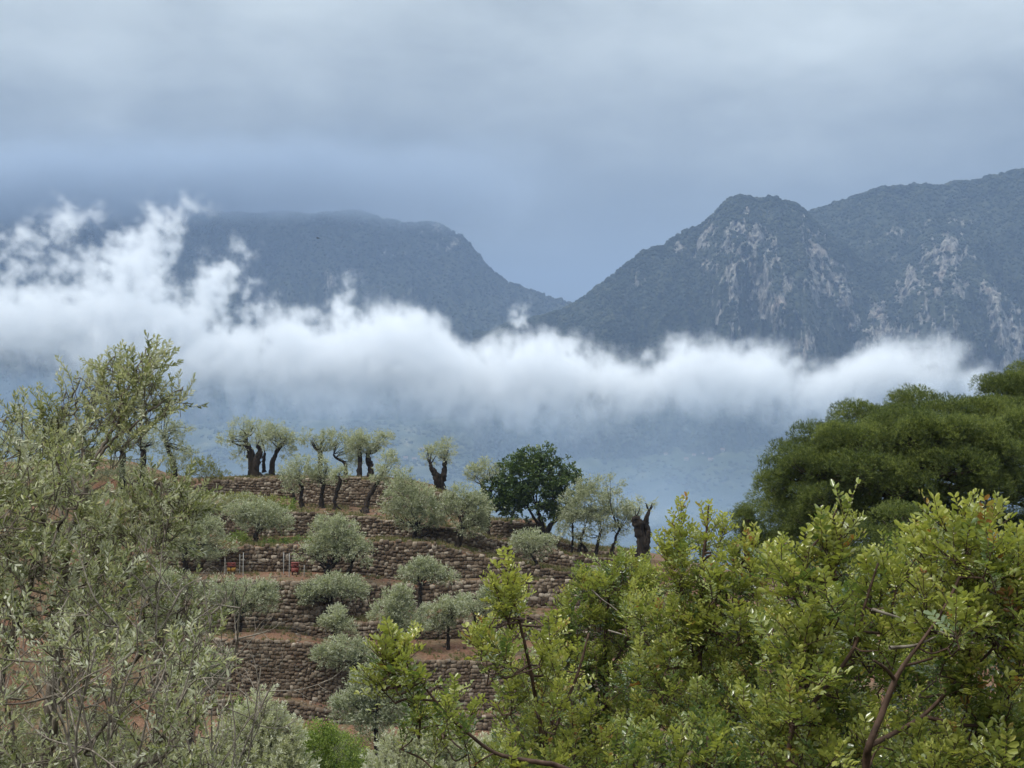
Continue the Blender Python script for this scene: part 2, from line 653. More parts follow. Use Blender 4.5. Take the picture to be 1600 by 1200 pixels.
# right: spur with the cliffs, then the higher ridge behind it
R_FRONT = [(760, 520), (840, 500), (880, 485), (897, 476), (920, 462), (950, 435), (990, 405), (1040, 381), (1068, 362), (1090, 355), (1112, 342), (1126, 325), (1140, 314),
           (1160, 307), (1185, 310), (1212, 312), (1235, 317), (1252, 326), (1268, 340), (1300, 368), (1335, 398), (1372, 420), (1405, 408), (1435, 380), (1465, 356),
           (1490, 352), (1520, 366), (1560, 386), (1600, 392), (1700, 400), (1900, 470)]
spots = [(1165, .80, 42, .13, 1.0), (1195, .70, 30, .14, .8), (1140, .62, 26, .12, .75), (1100, .90, 24, .10, .9), (1060, .95, 20, .07, .7), (1285, .80, 34, .16, 1.0),
         (1345, .72, 46, .12, 1.1), (1375, .62, 36, .10, 1.0), (1425, .80, 30, .12, .95), (1475, .84, 40, .14, 1.05), (1460, .62, 30, .16, .7), (1500, .72, 24, .2, .7),
         (1550, .66, 24, .13, .95), (1575, .58, 26, .10, 1.0), (1255, .50, 20, .05, .8), (1335, .46, 34, .06, .75), (1225, .62, 22, .10, .55), (1000, .9, 24, .06, .45),
         (1600, .8, 26, .16, .8)]
mo1, tp1, ts1 = mountain('mountain', 'dark wooded mountain with pale limestone cliffs rising to a rounded peak', R_FRONT, 3500, 2850, -160, 740, 1800, 700, 200, 150, spots,
                         [(0, 0), (.25, .17), (.45, .34), (.56, .52), (.70, .72), (.82, .82), (1, 1)], 101, tree_n=20000, tree_size=4.4, top_rough=5)
R_BACK = [(1150, 420), (1220, 360), (1262, 334), (1290, 324), (1310, 317), (1350, 304), (1372, 296), (1400, 292), (1430, 289), (1452, 290), (1480, 288), (1530, 280), (1600, 267), (1700, 255), (1900, 250)]
spots2 = [(1420, .72, 90, .06, .35), (1500, .78, 60, .05, .35), (1380, .62, 40, .05, .3)]
mo2, tp2, ts2 = mountain('mountain', 'higher wooded ridge behind the limestone cliffs, running up out of the frame', R_BACK, 3950, 3250, 20, 1130, 1850, 320, 100, 150, spots2,
                         [(0, 0), (.3, .26), (.6, .6), (1, 1)], 202, tree_n=9000, tree_size=5.0, top_rough=3)
R_LEFT = [(-300, 300), (-100, 306), (0, 312), (100, 314), (180, 316), (240, 318), (300, 324), (350, 334), (400, 336), (450, 331), (500, 335), (530, 331), (562, 332), (600, 345), (640, 349),
          (680, 348), (700, 355), (722, 370), (745, 394), (770, 424), (800, 444), (830, 455), (858, 463), (880, 469), (897, 476), (940, 490), (1000, 520), (1100, 560), (1200, 580)]
spots3 = [(520, .62, 22, .05, .4), (690, .93, 40, .06, .5), (250, .7, 50, .06, .25), (600, .8, 60, .05, .22), (420, .55, 50, .05, .2)]
mo3, tp3, ts3 = mountain('mountain', 'long hazy blue mountain whose crest disappears into the overcast', R_LEFT, 5000, 3500, -90, -350, 1150, 600, 110, 220, spots3,
                         [(0, 0), (.3, .24), (.6, .56), (1, 1)], 303, tree_n=15000, tree_size=5.0, top_rough=4)


# the valley floor between the near hill and the mountains, one sheet out to beyond the mountains
cols = np.concatenate([np.linspace(-5200, -800, 24), np.linspace(-700, 2300, 200), np.linspace(2400, 6800, 24)])
rows = np.concatenate([np.linspace(420, 1500, 40), np.linspace(1530, 4200, 130), np.linspace(4400, 9500, 14)])
DD, UU = np.meshgrid(rows, cols, indexing='ij')
ZV = pw(DD, [(420, -200), (1000, -215), (1700, -210), (2150, -204), (2450, -180), (2750, -118), (2950, -78), (3200, -35), (3500, -15), (4200, -20), (9500, -150)])
XV = (UU - 800) / F * np.clip(DD, 900, 4300)
wob = fbm(np.stack([XV / 420, DD / 420], -1), 5, 77) - 0.5
ZV = ZV + wob * 60 * sstep(1200, 2600, DD) * (1 - sstep(4000, 5000, DD)) + (fbm(np.stack([XV / 35, DD / 35], -1), 3, 79) - 0.5) * 7
mv = M('valley_floor')
p_ = mv.pos()
g1 = mv.noise(p_, 0.02, 7.0, 0.62, (1.0, 0.45, 1.0))
g2 = mv.noise(p_, 0.0045, 4.0, 0.55)
c_v = mv.ramp(mv.math('ADD', mv.math('MULTIPLY', g1, .65), mv.math('MULTIPLY', g2, .35)),
              [(0.34, (0.014, 0.021, 0.012)), (0.5, (0.032, 0.042, 0.021)), (0.60, (0.075, 0.080, 0.045)), (0.68, (0.22, 0.19, 0.13))])
MAT_VALLEY = mv.surf(c_v, 0.95, 0.1, mv.bump(g1, 0.8, 8.0))
vo = obj('valley', np.stack([XV, DD, ZV], -1).reshape(-1, 3), [grid_faces(len(rows), len(cols))], MAT_VALLEY, None, True)
set_props(vo, 'wide wooded valley floor far below the terraces', 'valley', None, 'structure')

# woods on the slopes and, thinner, over the valley floor
nv = 26000
vd = RNG.uniform(1850, 3450, nv)
vu = RNG.uniform(-300, 1900, nv)
vx = (vu - 800) / F * vd
vk = fbm(np.stack([vx / 90, vd / 90], -1), 4, 555) > RNG.uniform(.38, .62, nv)
vd, vu, vx = vd[vk], vu[vk], vx[vk]
vi = np.clip(np.searchsorted(rows, vd) - 1, 0, len(rows) - 2)
vj = np.clip(np.searchsorted(cols, vu) - 1, 0, len(cols) - 2)
f1 = (vd - rows[vi]) / (rows[vi + 1] - rows[vi])
f2 = (vu - cols[vj]) / (cols[vj + 1] - cols[vj])
vz = (ZV[vi, vj] * (1 - f1) + ZV[vi + 1, vj] * f1) * (1 - f2) + (ZV[vi, vj + 1] * (1 - f1) + ZV[vi + 1, vj + 1] * f1) * f2
fo = points_with_instances('forest', np.concatenate([tp1, tp2, tp3, np.stack([vx, vd, vz - 1.0], -1)]), np.concatenate([ts1, ts2, ts3, RNG.uniform(2.2, 5.0, len(vx))]), BLOBS)
set_props(fo, 'dark evergreen woods covering the far mountain slopes and valley', 'forest', None, 'stuff')

# a few pale houses of the village in the valley
mh = M('pale_render'); MAT_HOUSE = mh.surf((0.27, 0.25, 0.22), 0.9, 0.2)
mh = M('roof_tiles'); MAT_ROOF = mh.surf((0.14, 0.09, 0.07), 0.9, 0.2)
mh = M('dark_window'); MAT_WIN = mh.surf((0.03, 0.035, 0.04), 0.4, 0.5)


def box(cx, cy, cz, sx, sy, sz):
    V = np.array([[x, y, z] for z in (-.5, .5) for y in (-.5, .5) for x in (-.5, .5)]) * [sx, sy, sz] + [cx, cy, cz]
    return V, outward(V, [np.array([[0, 2, 3, 1], [4, 5, 7, 6], [0, 1, 5, 4], [2, 6, 7, 3], [0, 4, 6, 2], [1, 3, 7, 5]])])


def ground_at(px, D):
    j = np.argmin(np.abs(cols - px)); i = np.argmin(np.abs(rows - D))
    return ZV[i, j]


house_spots = [(622, 2560), (634, 2575), (648, 2550), (660, 2580), (1072, 2500), (1084, 2520), (1097, 2490), (1110, 2510), (1040, 2540), (1128, 2535), (590, 2590), (760, 2420)]
hw = RNG.uniform(7, 11, len(house_spots))
for i, (hx, hD) in enumerate(house_spots):
    hD = hD + 330 + (i * 37) % 120 - 50
    gx = (hx - 800) / F * hD
    h = thing('valley_house', 'tiny pale house with a tiled roof in the hazy valley far below', 'house', (gx, hD, ground_at(hx, hD) - 1.0), 'tiny pale houses in the hazy valley')
    w, dp, ht = hw[i], 8.0, 5.0
    obj('wall', *box(0, 0, ht / 2, w, dp, ht), MAT_HOUSE, h)
    V = np.array([[-w / 2 - .5, -dp / 2 - .5, ht], [w / 2 + .5, -dp / 2 - .5, ht], [w / 2 + .5, dp / 2 + .5, ht], [-w / 2 - .5, dp / 2 + .5, ht], [-w / 2 - .5, 0, ht + 2.6], [w / 2 + .5, 0, ht + 2.6]])
    obj('roof', V, [np.array([[0, 1, 5, 4], [2, 3, 4, 5]]), np.array([[0, 4, 3], [1, 2, 5]])], MAT_ROOF, h)
    for k in (-.28, .0, .28):
        obj('window', *box(k * w, -dp / 2 - .05, ht * .6, 1.2, .2, 1.6), MAT_WIN, h)

# ------------------------------------------------------------------ air and cloud
hz = M('haze_air')
pv = hz.n('ShaderNodeVolumePrincipled')
pv.inputs['Color'].default_value = (0.375, 0.525, 0.79, 1)
pv.inputs['Density'].default_value = 0.000118
pv.inputs['Anisotropy'].default_value = 0.0
hz.l(pv.outputs[0], hz.out.inputs['Volume'])
V, Fs = box(0, 4800, 330, 16800, 9800, 1360)
ho = obj('haze', V, Fs, hz.m)
set_props(ho, 'pale blue haze filling the air over the valley', 'haze', None, 'stuff')


def volume_object(name, label, cat, lo, hi, res, builder, mat):
    """a fog volume whose density is a field of position (geometry nodes, Volume Cube)"""
    me = bpy.data.meshes.new(name)
    me.from_pydata([lo, hi], [], [])
    o = link(name, me)
    ng = bpy.data.node_groups.new(name + '_field', 'GeometryNodeTree')
    ng.interface.new_socket('Geometry', in_out='INPUT', socket_type='NodeSocketGeometry')
    ng.interface.new_socket('Geometry', in_out='OUTPUT', socket_type='NodeSocketGeometry')
    go = ng.nodes.new('NodeGroupOutput')
    vc = ng.nodes.new('GeometryNodeVolumeCube')
    vc.inputs['Min'].default_value = lo
    vc.inputs['Max'].default_value = hi
    for k, r in zip('XYZ', res):
        vc.inputs['Resolution ' + k].default_value = r

    class G:
        def put(self, s, v):
            if isinstance(v, bpy.types.NodeSocket): ng.links.new(v, s)
            else: s.default_value = v

        def math(self, op, a, b=0.0, c=0.0, clamp=False):
            n = ng.nodes.new('ShaderNodeMath'); n.operation = op; n.use_clamp = clamp
            self.put(n.inputs[0], a); self.put(n.inputs[1], b); self.put(n.inputs[2], c)
            return n.outputs[0]

        def pos(self):
            n = ng.nodes.new('GeometryNodeInputPosition')
            s = ng.nodes.new('ShaderNodeSeparateXYZ'); ng.links.new(n.outputs[0], s.inputs[0])
            return n.outputs[0], s.outputs[0], s.outputs[1], s.outputs[2]

        def noise(self, vec, scale, detail, rough=0.5, stretch=(1, 1, 1), off=(0, 0, 0)):
            v = ng.nodes.new('ShaderNodeVectorMath'); v.operation = 'MULTIPLY_ADD'
            ng.links.new(vec, v.inputs[0]); v.inputs[1].default_value = stretch; v.inputs[2].default_value = off
            n = ng.nodes.new('ShaderNodeTexNoise')
            ng.links.new(v.outputs[0], n.inputs['Vector'])
            n.inputs['Scale'].default_value = scale; n.inputs['Detail'].default_value = detail; n.inputs['Roughness'].default_value = rough
            return n.outputs[0]

        def curve(self, x, pts, xlo, xhi, ylo, yhi):
            """a curve through pts; x, y in metres"""
            n = ng.nodes.new('ShaderNodeFloatCurve')
            c = n.mapping.curves[0]
            q = [((a - xlo) / (xhi - xlo), (b - ylo) / (yhi - ylo)) for a, b in pts]
            while len(c.points) < len(q): c.points.new(0.5, 0.5)
            for pt, (a, b) in zip(c.points, q):
                pt.location = (a, b); pt.handle_type = 'AUTO_CLAMPED'
            n.mapping.update()
            t = self.math('DIVIDE', self.math('SUBTRACT', x, xlo), xhi - xlo)
            ng.links.new(t, n.inputs['Value'])
            return self.math('MULTIPLY_ADD', n.outputs[0], yhi - ylo, ylo)

        def smooth(self, a, b, x):
            n = ng.nodes.new('ShaderNodeMapRange'); n.interpolation_type = 'SMOOTHSTEP'
            self.put(n.inputs[0], x); n.inputs[1].default_value = a; n.inputs[2].default_value = b
            return n.outputs[0]

        def capsule(self, x, z, p, q, r0, r1):
            """r - distance to a tapered stroke in the x-z plane (positive inside)"""
            dx, dz = q[0] - p[0], q[1] - p[1]
            L2 = dx * dx + dz * dz
            ax, az = self.math('SUBTRACT', x, p[0]), self.math('SUBTRACT', z, p[1])
            t = self.math('DIVIDE', self.math('ADD', self.math('MULTIPLY', ax, dx), self.math('MULTIPLY', az, dz)), L2, clamp=True)
            ex, ez = self.math('SUBTRACT', ax, self.math('MULTIPLY', t, dx)), self.math('SUBTRACT', az, self.math('MULTIPLY', t, dz))
            d = self.math('SQRT', self.math('ADD', self.math('MULTIPLY', ex, ex), self.math('MULTIPLY', ez, ez)))
            return self.math('SUBTRACT', self.math('MULTIPLY_ADD', t, r1 - r0, r0), d)

    dens = builder(G())
    ng.links.new(dens, vc.inputs['Density'])
    sm = ng.nodes.new('GeometryNodeSetMaterial')
    sm.inputs['Material'].default_value = mat
    ng.links.new(vc.outputs[0], sm.inputs[0])
    ng.links.new(sm.outputs[0], go.inputs[0])
    md = o.modifiers.new('field', 'NODES')
    md.node_group = ng
    me.materials.append(mat)
    return set_props(o, label, cat, None, 'stuff')


DC = 2500.0


def cx_(px): return (px - 800) / F * DC
def cz_(py): return float(PV(800, py, DC)[2])


TOPS = [(-160, 455), (-60, 440), (0, 448), (60, 444), (110, 434), (170, 420), (215, 415), (255, 430), (290, 462), (340, 488), (390, 492), (425, 480), (450, 464), (480, 470), (510, 486), (545, 474), (575, 462),
        (605, 456), (640, 462), (672, 480), (700, 506), (725, 522), (760, 514), (800, 500), (850, 500), (880, 512), (915, 528), (960, 536), (1010, 545), (1050, 516), (1090, 512),
        (1130, 518), (1170, 514), (1210, 530), (1255, 552), (1300, 546), (1350, 530), (1400, 520), (1440, 516), (1480, 530), (1520, 548), (1560, 572), (1620, 596), (1760, 615)]
BOTS = [(-160, 520), (0, 556), (70, 575), (140, 590), (250, 622), (350, 640), (480, 652), (600, 652), (700, 662), (850, 672), (950, 664), (1050, 646), (1150, 652), (1250, 655), (1400, 640), (1500, 622), (1620, 606), (1760, 622)]


def cloud_field(g):
    vec, x, y, z = g.pos()
    na = g.noise(vec, 0.0075, 5.0, 0.55, (1.0, 0.5, 1.0))
    nb = g.noise(vec, 0.019, 7.0, 0.64, (1.0, 0.34, 0.85), (31, 7, 3))
    nw = g.noise(vec, 0.013, 4.0, 0.5, (1, 0.4, 1), (5, 91, 13))
    nd = g.noise(vec, 0.050, 5.0, 0.65, (1.0, 0.34, 0.8), (3, 17, 61))
    nb0, nd0 = g.math('SUBTRACT', nb, 0.5), g.math('SUBTRACT', nd, 0.5)
    xw = g.math('ADD', x, g.math('MULTIPLY', g.math('SUBTRACT', nw, 0.5), 150.0))
    zw = g.math('ADD', z, g.math('MULTIPLY', g.math('SUBTRACT', na, 0.5), 80.0))
    xlo, xhi = cx_(-160), cx_(1760)
    zt = g.curve(xw, [(cx_(a), cz_(b)) for a, b in TOPS], xlo, xhi, -100, 500)
    zb = g.curve(xw, [(cx_(a), cz_(b) - 22) for a, b in BOTS], xlo, xhi, -100, 500)
    d_top = g.math('SUBTRACT', zt, zw)
    d_bot = g.math('MULTIPLY', g.math('SUBTRACT', zw, zb), 0.7)
    d_y = g.math('SUBTRACT', 130.0, g.math('ABSOLUTE', g.math('SUBTRACT', y, DC)))
    d_y = g.math('ADD', d_y, g.math('MULTIPLY', g.math('SUBTRACT', na, 0.5), 120.0))
    sd = g.math('MINIMUM', g.math('MINIMUM', d_top, d_bot), d_y)
    calm = g.math('MULTIPLY_ADD', g.smooth(cx_(380), cx_(620), x), -0.5, 1.0)       # torn at the left, smoother towards the right
    turb = g.math('MULTIPLY', g.math('ADD', g.math('MULTIPLY', nb0, 195.0), g.math('MULTIPLY', nd0, 135.0)), calm)
    core = g.smooth(-8.0, 70.0, g.math('ADD', sd, turb))
    core = g.math('MULTIPLY', core, g.smooth(-75.0, -20.0, sd))
    core = g.math('MULTIPLY', core, g.math('MULTIPLY_ADD', g.smooth(0.0, 130.0, g.math('SUBTRACT', zw, zb)), 0.85, 0.15))
    # torn plumes that climb from the bank
    yy = g.math('ABSOLUTE', g.math('SUBTRACT', y, DC))
    px2 = g.math('ADD', x, g.math('MULTIPLY', g.math('SUBTRACT', nw, 0.5), 70.0))
    best = None
    for (a, b, r0, r1) in PLUMES:
        c = g.capsule(px2, z, (cx_(a[0]), cz_(a[1])), (cx_(b[0]), cz_(b[1])), r0, r1)
        best = c if best is None else g.math('MAXIMUM', best, c)
    best = g.math('MINIMUM', best, g.math('SUBTRACT', 80.0, yy))
    pt = g.math('ADD', best, g.math('ADD', g.math('MULTIPLY', nb0, 190.0), g.math('MULTIPLY', nd0, 150.0)))
    plume = g.math('MULTIPLY', g.smooth(-6.0, 46.0, pt), g.smooth(-40.0, 2.0, best))
    d = g.math('MAXIMUM', core, g.math('MULTIPLY', plume, 0.8))
    return g.math('MULTIPLY', d, g.math('MULTIPLY_ADD', g.smooth(-0.16, 0.14, g.math('ADD', g.math('ADD', nb0, nd0), g.math('MULTIPLY', g.math('MAXIMUM', sd, 0.0), 0.0022))), 0.8, 0.2))


TOPS = [(a, b + (14 if a > 380 else 8)) for a, b in TOPS]
PLUMES = [((185, 440), (235, 370), 62, 40), ((235, 370), (268, 335), 38, 20), ((268, 335), (303, 320), 18, 10), ((318, 480), (352, 425), 46, 30), ((352, 425), (378, 392), 24, 8),
          ((540, 480), (541, 440), 16, 3), ((34, 372), (85, 352), 14, 20), ((85, 352), (136, 326), 17, 8), ((2, 418), (36, 392), 22, 8),
          ((812, 505), (818, 484), 14, 5), ((120, 425), (170, 412), 26, 26), ((395, 480), (400, 470), 20, 10)]


def vol_mat(name, dens, color, aniso=0.0):
    m = M(name)
    pv = m.n('ShaderNodeVolumePrincipled')
    pv.inputs['Color'].default_value = (*color, 1)
    pv.inputs['Anisotropy'].default_value = aniso
    a = m.n('ShaderNodeAttribute', attribute_name='density')
    pv.inputs['Density Attribute'].default_value = ''
    m.l(m.math('MULTIPLY', a.outputs['Fac'], dens), pv.inputs['Density'])
    m.l(pv.outputs[0], m.out.inputs['Volume'])
    m.m.cycles.volume_step_rate = 2.5
    return m.m


co = volume_object('low_cloud', 'white bank of low cloud with torn plumes drifting across the valley', 'cloud',
                   (cx_(-155), DC - 200, cz_(700)), (cx_(1755), DC + 200, cz_(295)), (900, 56, 190), cloud_field, vol_mat('cloud_vapour', 0.026, (0.94, 0.957, 0.975)))


def mist_field(g):
    vec, x, y, z = g.pos()
    n = g.noise(vec, 0.0045, 4.0, 0.55, (1, 1, 0.6), (3, 3, 9))
    zt = g.curve(x, [(cx_(a), cz_(b) + 10) for a, b in BOTS], cx_(-160), cx_(1760), -100, 500)
    up = g.math('SUBTRACT', 1.0, g.smooth(-10.0, 70.0, g.math('SUBTRACT', z, zt)))
    yy = g.smooth(0.0, 420.0, g.math('SUBTRACT', 620.0, g.math('ABSOLUTE', g.math('SUBTRACT', y, 2100.0))))
    low = g.math('MULTIPLY_ADD', g.smooth(-40.0, -190.0, z), 0.8, 0.6)
    d = g.math('MULTIPLY', g.math('MULTIPLY', up, yy), g.math('MULTIPLY', low, g.math('MULTIPLY_ADD', g.smooth(0.36, 0.72, n), 1.5, 0.45)))
    return d


mo = volume_object('mist', 'thin blue mist hanging under the low cloud over the valley floor', 'mist', (-1900, 1480, -235), (1900, 2720, 60), (150, 50, 40), mist_field,
                   vol_mat('mist_vapour', 0.00068, (0.56, 0.72, 0.92)))


def deck_field(g):
    vec, x, y, z = g.pos()
    n = g.noise(vec, 0.004, 5.0, 0.6, (1, 1, 1.4))
    base = g.curve(x, [(-3600, 680), (-2200, 620), (-1500, 660), (-1100, 690), (-700, 708), (-420, 705), (-150, 672), (120, 780), (600, 860)], -3600, 600, 600, 900)
    d = g.smooth(-50.0, 150.0, g.math('ADD', g.math('SUBTRACT', z, base), g.math('MULTIPLY', g.math('SUBTRACT', n, 0.5), 170.0)))
    ex = g.math('MULTIPLY', g.smooth(-3550.0, -2900.0, x), g.math('SUBTRACT', 1.0, g.smooth(-1000.0, 480.0, x)))
    ey = g.math('MULTIPLY', g.smooth(4150.0, 4500.0, y), g.math('SUBTRACT', 1.0, g.smooth(5200.0, 5600.0, y)))
    return g.math('MULTIPLY', d, g.math('MULTIPLY', g.math('MULTIPLY', ex, ey), g.math('SUBTRACT', 1.0, g.smooth(740.0, 960.0, g.math('ADD', z, g.math('MULTIPLY', g.math('SUBTRACT', n, 0.5), 250.0))))))


do = volume_object('cloud_layer', 'grey base of the overcast lowering over the crest of the long blue mountain', 'cloud', (-3600, 4100, 600), (500, 5650, 980), (150, 60, 40), deck_field,
                   vol_mat('overcast_vapour', 0.011, (0.46, 0.535, 0.63)))

# ================================================================== the terraced hill
CREST = [(-400, 718), (0, 722), (150, 716), (210, 722), (260, 738), (300, 747), (345, 745), (400, 742), (600, 744), (650, 751), (690, 760), (715, 777), (745, 800), (765, 810), (845, 812),
         (860, 838), (900, 850), (1000, 864), (1060, 880), (1150, 905), (1300, 945), (1700, 1000), (2600, 1010)]
WALLS = {   # top edge, foot (source pixels), depth
    'w1': ([(-400, 735), (200, 746), (297, 765), (320, 755), (345, 750), (450, 750), (560, 748), (600, 755), (650, 764), (690, 772), (720, 785), (745, 803), (765, 816), (845, 817), (866, 845), (900, 856), (1000, 869), (1060, 885), (1150, 910), (1300, 950), (1700, 1005), (2600, 1015)],
           [(-400, 765), (200, 769), (300, 771), (455, 779), (470, 787), (500, 790), (600, 793), (690, 801), (720, 808), (745, 822), (765, 838), (850, 843), (880, 861), (1000, 875), (1060, 890), (1150, 915), (1300, 955), (1700, 1010), (2600, 1020)],
           [(-400, 115), (450, 114), (700, 110), (850, 107), (1150, 104), (2600, 100)]),
    'w2': ([(-400, 790), (300, 797), (370, 807), (455, 803), (520, 805), (615, 815), (690, 823), (750, 836), (770, 847), (850, 851), (880, 868), (1000, 881), (1150, 921), (1300, 961), (1700, 1016), (2600, 1026)],
           [(-400, 815), (300, 827), (360, 840), (455, 837), (520, 838), (615, 840), (690, 846), (760, 864), (850, 884), (900, 891), (1000, 895), (1150, 930), (1300, 970), (1700, 1025), (2600, 1035)],
           [(-400, 105), (400, 104), (690, 101.5), (850, 100.5), (1150, 99), (2600, 95)]),
    'w3': ([(-400, 850), (300, 855), (470, 855), (560, 848), (610, 846), (680, 852), (740, 869), (770, 873), (850, 889), (900, 897), (1000, 901), (1150, 936), (1300, 976), (1700, 1031), (2600, 1041)],
           [(-400, 890), (300, 893), (470, 893), (580, 900), (625, 907), (680, 905), (740, 903), (850, 903), (900, 906), (1000, 910), (1150, 941), (1300, 981), (1700, 1036), (2600, 1046)],
           [(-400, 97), (2600, 96)]),
    'w4': ([(-400, 904), (300, 907), (420, 909), (520, 914), (600, 914), (640, 916), (730, 909), (885, 908), (900, 912), (1000, 916), (1150, 947), (1300, 987), (1700, 1042), (2600, 1052)],
           [(-400, 992), (300, 990), (380, 981), (455, 984), (505, 983), (540, 966), (600, 957), (680, 950), (740, 942), (830, 949), (885, 951), (1000, 956), (1150, 975), (1300, 1000), (1700, 1055), (2600, 1065)],
           [(-400, 90.3), (400, 90.3), (480, 90.6), (660, 95), (850, 95), (2600, 94)]),
    'w5': ([(-400, 993), (300, 991), (380, 982), (452, 985), (462, 981), (505, 981), (560, 973), (662, 976), (750, 972), (830, 965), (885, 962), (1000, 964), (1150, 981), (1300, 1006), (1700, 1061), (2600, 1071)],
           [(-400, 994), (300, 992), (380, 983), (448, 986), (505, 998), (560, 1000), (662, 999), (750, 997), (830, 1000), (885, 1006), (1000, 1012), (1150, 1025), (1300, 1045), (1700, 1075), (2600, 1085)],
           [(-400, 89.6), (450, 89.6), (600, 90.2), (2600, 91)]),
    'w6': ([(-400, 1004), (300, 1002), (325, 1000), (430, 1003), (490, 1010), (560, 1022), (600, 1031), (660, 1034), (760, 1035), (900, 1037), (1150, 1050), (1300, 1065), (1700, 1095), (2600, 1105)],
           [(-400, 1083), (300, 1083), (340, 1085), (470, 1090), (525, 1105), (600, 1108), (760, 1110), (900, 1112), (1150, 1120), (1300, 1125), (1700, 1140), (2600, 1150)],
           [(-400, 84), (500, 84), (760, 85), (2600, 85)]),
    'w7': ([(-400, 1092), (300, 1092), (430, 1096), (525, 1113), (740, 1118), (900, 1122), (1150, 1130), (1300, 1135), (1700, 1150), (2600, 1160)],
           [(-400, 1115), (300, 1115), (460, 1121), (525, 1130), (760, 1141), (900, 1146), (1150, 1150), (1300, 1155), (1700, 1165), (2600, 1175)],
           [(-400, 81), (2600, 81)]),
}
hcols = np.concatenate([np.linspace(-1500, 150, 60), np.linspace(160, 1060, 300), np.linspace(1070, 3200, 70)])


def row_pts(u, ypts, D, jit=0.0, seed=0):
    return PV(u, pw(u, ypts) + (fbm(np.stack([u / 16, u * 0 + seed], -1), 3, seed) - 0.5) * 2 * jit, D)


def wall_D(w, u):
    return pw(u, WALLS[w][2]) + (fbm(np.stack([u / 90, u * 0 + 7], -1), 2, len(w) + ord(w[1])) - 0.5) * 0.9


key_rows = []           # from far to near: (points, number of in-between rows before the next)
u = hcols
crest = row_pts(u, CREST, pw(u, [(-400, 121), (700, 119), (860, 113), (1150, 110), (2600, 106)]), 0.6, 5)


def flat_row(D, zc, amp=0.0, seed=0):
    lat = max(D, 44.0)
    x = (u - 800) / F * lat
    z = zc + (fbm(np.stack([x / 12, u * 0 + D / 12], -1), 3, 60 + seed) - 0.5) * amp
    return np.stack([x, np.full_like(x, D), z], -1)


def behind(D, dz):
    c = crest.copy()
    s = D / c[:, 1]
    return np.stack([c[:, 0] * s, np.full(len(u), D), c[:, 2] + dz], -1)


seq = []
for D, dz in ((700, -205), (520, -185), (400, -160), (300, -115), (220, -70), (170, -34), (145, -14), (132, -4.5), (126, -1.2)):
    seq.append((behind(D, dz), 2))
seq.append((crest, 4))
for w in ('w1', 'w2', 'w3', 'w4', 'w5', 'w6', 'w7'):
    tp, bt, _ = WALLS[w]
    D = wall_D(w, u)
    seq.append((row_pts(u, tp, D + 0.10, 0.5, ord(w[1])), 1))
    seq.append((row_pts(u, bt, D, 0.4, 20 + ord(w[1])), 7))
seq.append((flat_row(76, -19.2, 1.5, 1), 4))
seq.append((flat_row(66, -20.2, 2, 2), 4))
seq.append((flat_row(50, -18.5, 2, 3), 5))
seq.append((flat_row(34, -13.5, 1.6, 4), 5))
seq.append((flat_row(20, -8.6, 1.2, 5), 5))
seq.append((flat_row(10, -5.0, .7, 6), 4))
seq.append((flat_row(5, -3.2, .4, 7), 4))
seq.append((flat_row(1.5, -1.7, .15, 8), 3))
seq.append((flat_row(-3, -1.6, .15, 9), 3))
seq.append((flat_row(-25, 2.0, .8, 10), 2))
seq.append((flat_row(-60, 14.0, .8, 11), 1))
hill_rows = []
for i, (p_, k) in enumerate(seq):
    hill_rows.append(p_)
    if i + 1 < len(seq):
        nx = seq[i + 1][0]
        for j in range(1, k):
            t = j / k
            q = p_ * (1 - t) + nx * t
            bumpy = (fbm(np.stack([q[:, 0] / 1.3, q[:, 1] / 1.3], -1), 3, 91) - 0.5) * 0.22 + (fbm(np.stack([q[:, 0] / 5, q[:, 1] / 5], -1), 2, 92) - 0.5) * 0.25
            q = q + np.stack([bumpy * 0, bumpy * 0, bumpy * (np.sin(np.pi * t))], -1)
            hill_rows.append(q)
HG = np.array(hill_rows)

ms = M('terrace_soil')
p_ = ms.pos()
a1 = ms.noise(p_, 0.55, 5.0, 0.6)
a2 = ms.noise(p_, 6.0, 5.0, 0.65)
a3 = ms.noise(p_, 0.16, 3.0, 0.5)
soil = ms.ramp(a2, [(0.3, (0.070, 0.038, 0.025)), (0.5, (0.135, 0.072, 0.046)), (0.7, (0.20, 0.115, 0.077))])
litter = ms.ramp(a2, [(0.3, (0.060, 0.045, 0.028)), (0.55, (0.13, 0.095, 0.058)), (0.75, (0.20, 0.155, 0.098))])
weed = ms.ramp(a2, [(0.3, (0.038, 0.042, 0.017)), (0.6, (0.088, 0.090, 0.036))])
c_ = ms.mix(ms.ramp(a1, [(0.42, 0.0), (0.60, 1.0)]), soil, litter)
sz = ms.n('ShaderNodeSeparateXYZ'); ms.l(p_, sz.inputs[0])
hi = ms.math('MULTIPLY', ms.math('ADD', sz.outputs[2], 11.5), 0.12, clamp=True)      # more weeds on the upper terraces
gk = ms.ramp(ms.math('ADD', ms.math('MULTIPLY', a3, 0.6), ms.math('MULTIPLY_ADD', hi, 0.13, ms.math('MULTIPLY', a1, 0.4))), [(0.57, 0.0), (0.70, 0.75)])
c_ = ms.mix(gk, c_, weed)
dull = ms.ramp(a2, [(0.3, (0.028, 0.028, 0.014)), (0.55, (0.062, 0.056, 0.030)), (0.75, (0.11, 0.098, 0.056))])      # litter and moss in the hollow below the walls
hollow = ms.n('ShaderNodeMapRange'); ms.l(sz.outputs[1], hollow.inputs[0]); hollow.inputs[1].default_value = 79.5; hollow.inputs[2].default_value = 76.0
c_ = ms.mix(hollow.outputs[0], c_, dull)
MAT_SOIL = ms.surf(c_, 0.95, 0.1, ms.bump(a2, 0.7, 0.12))
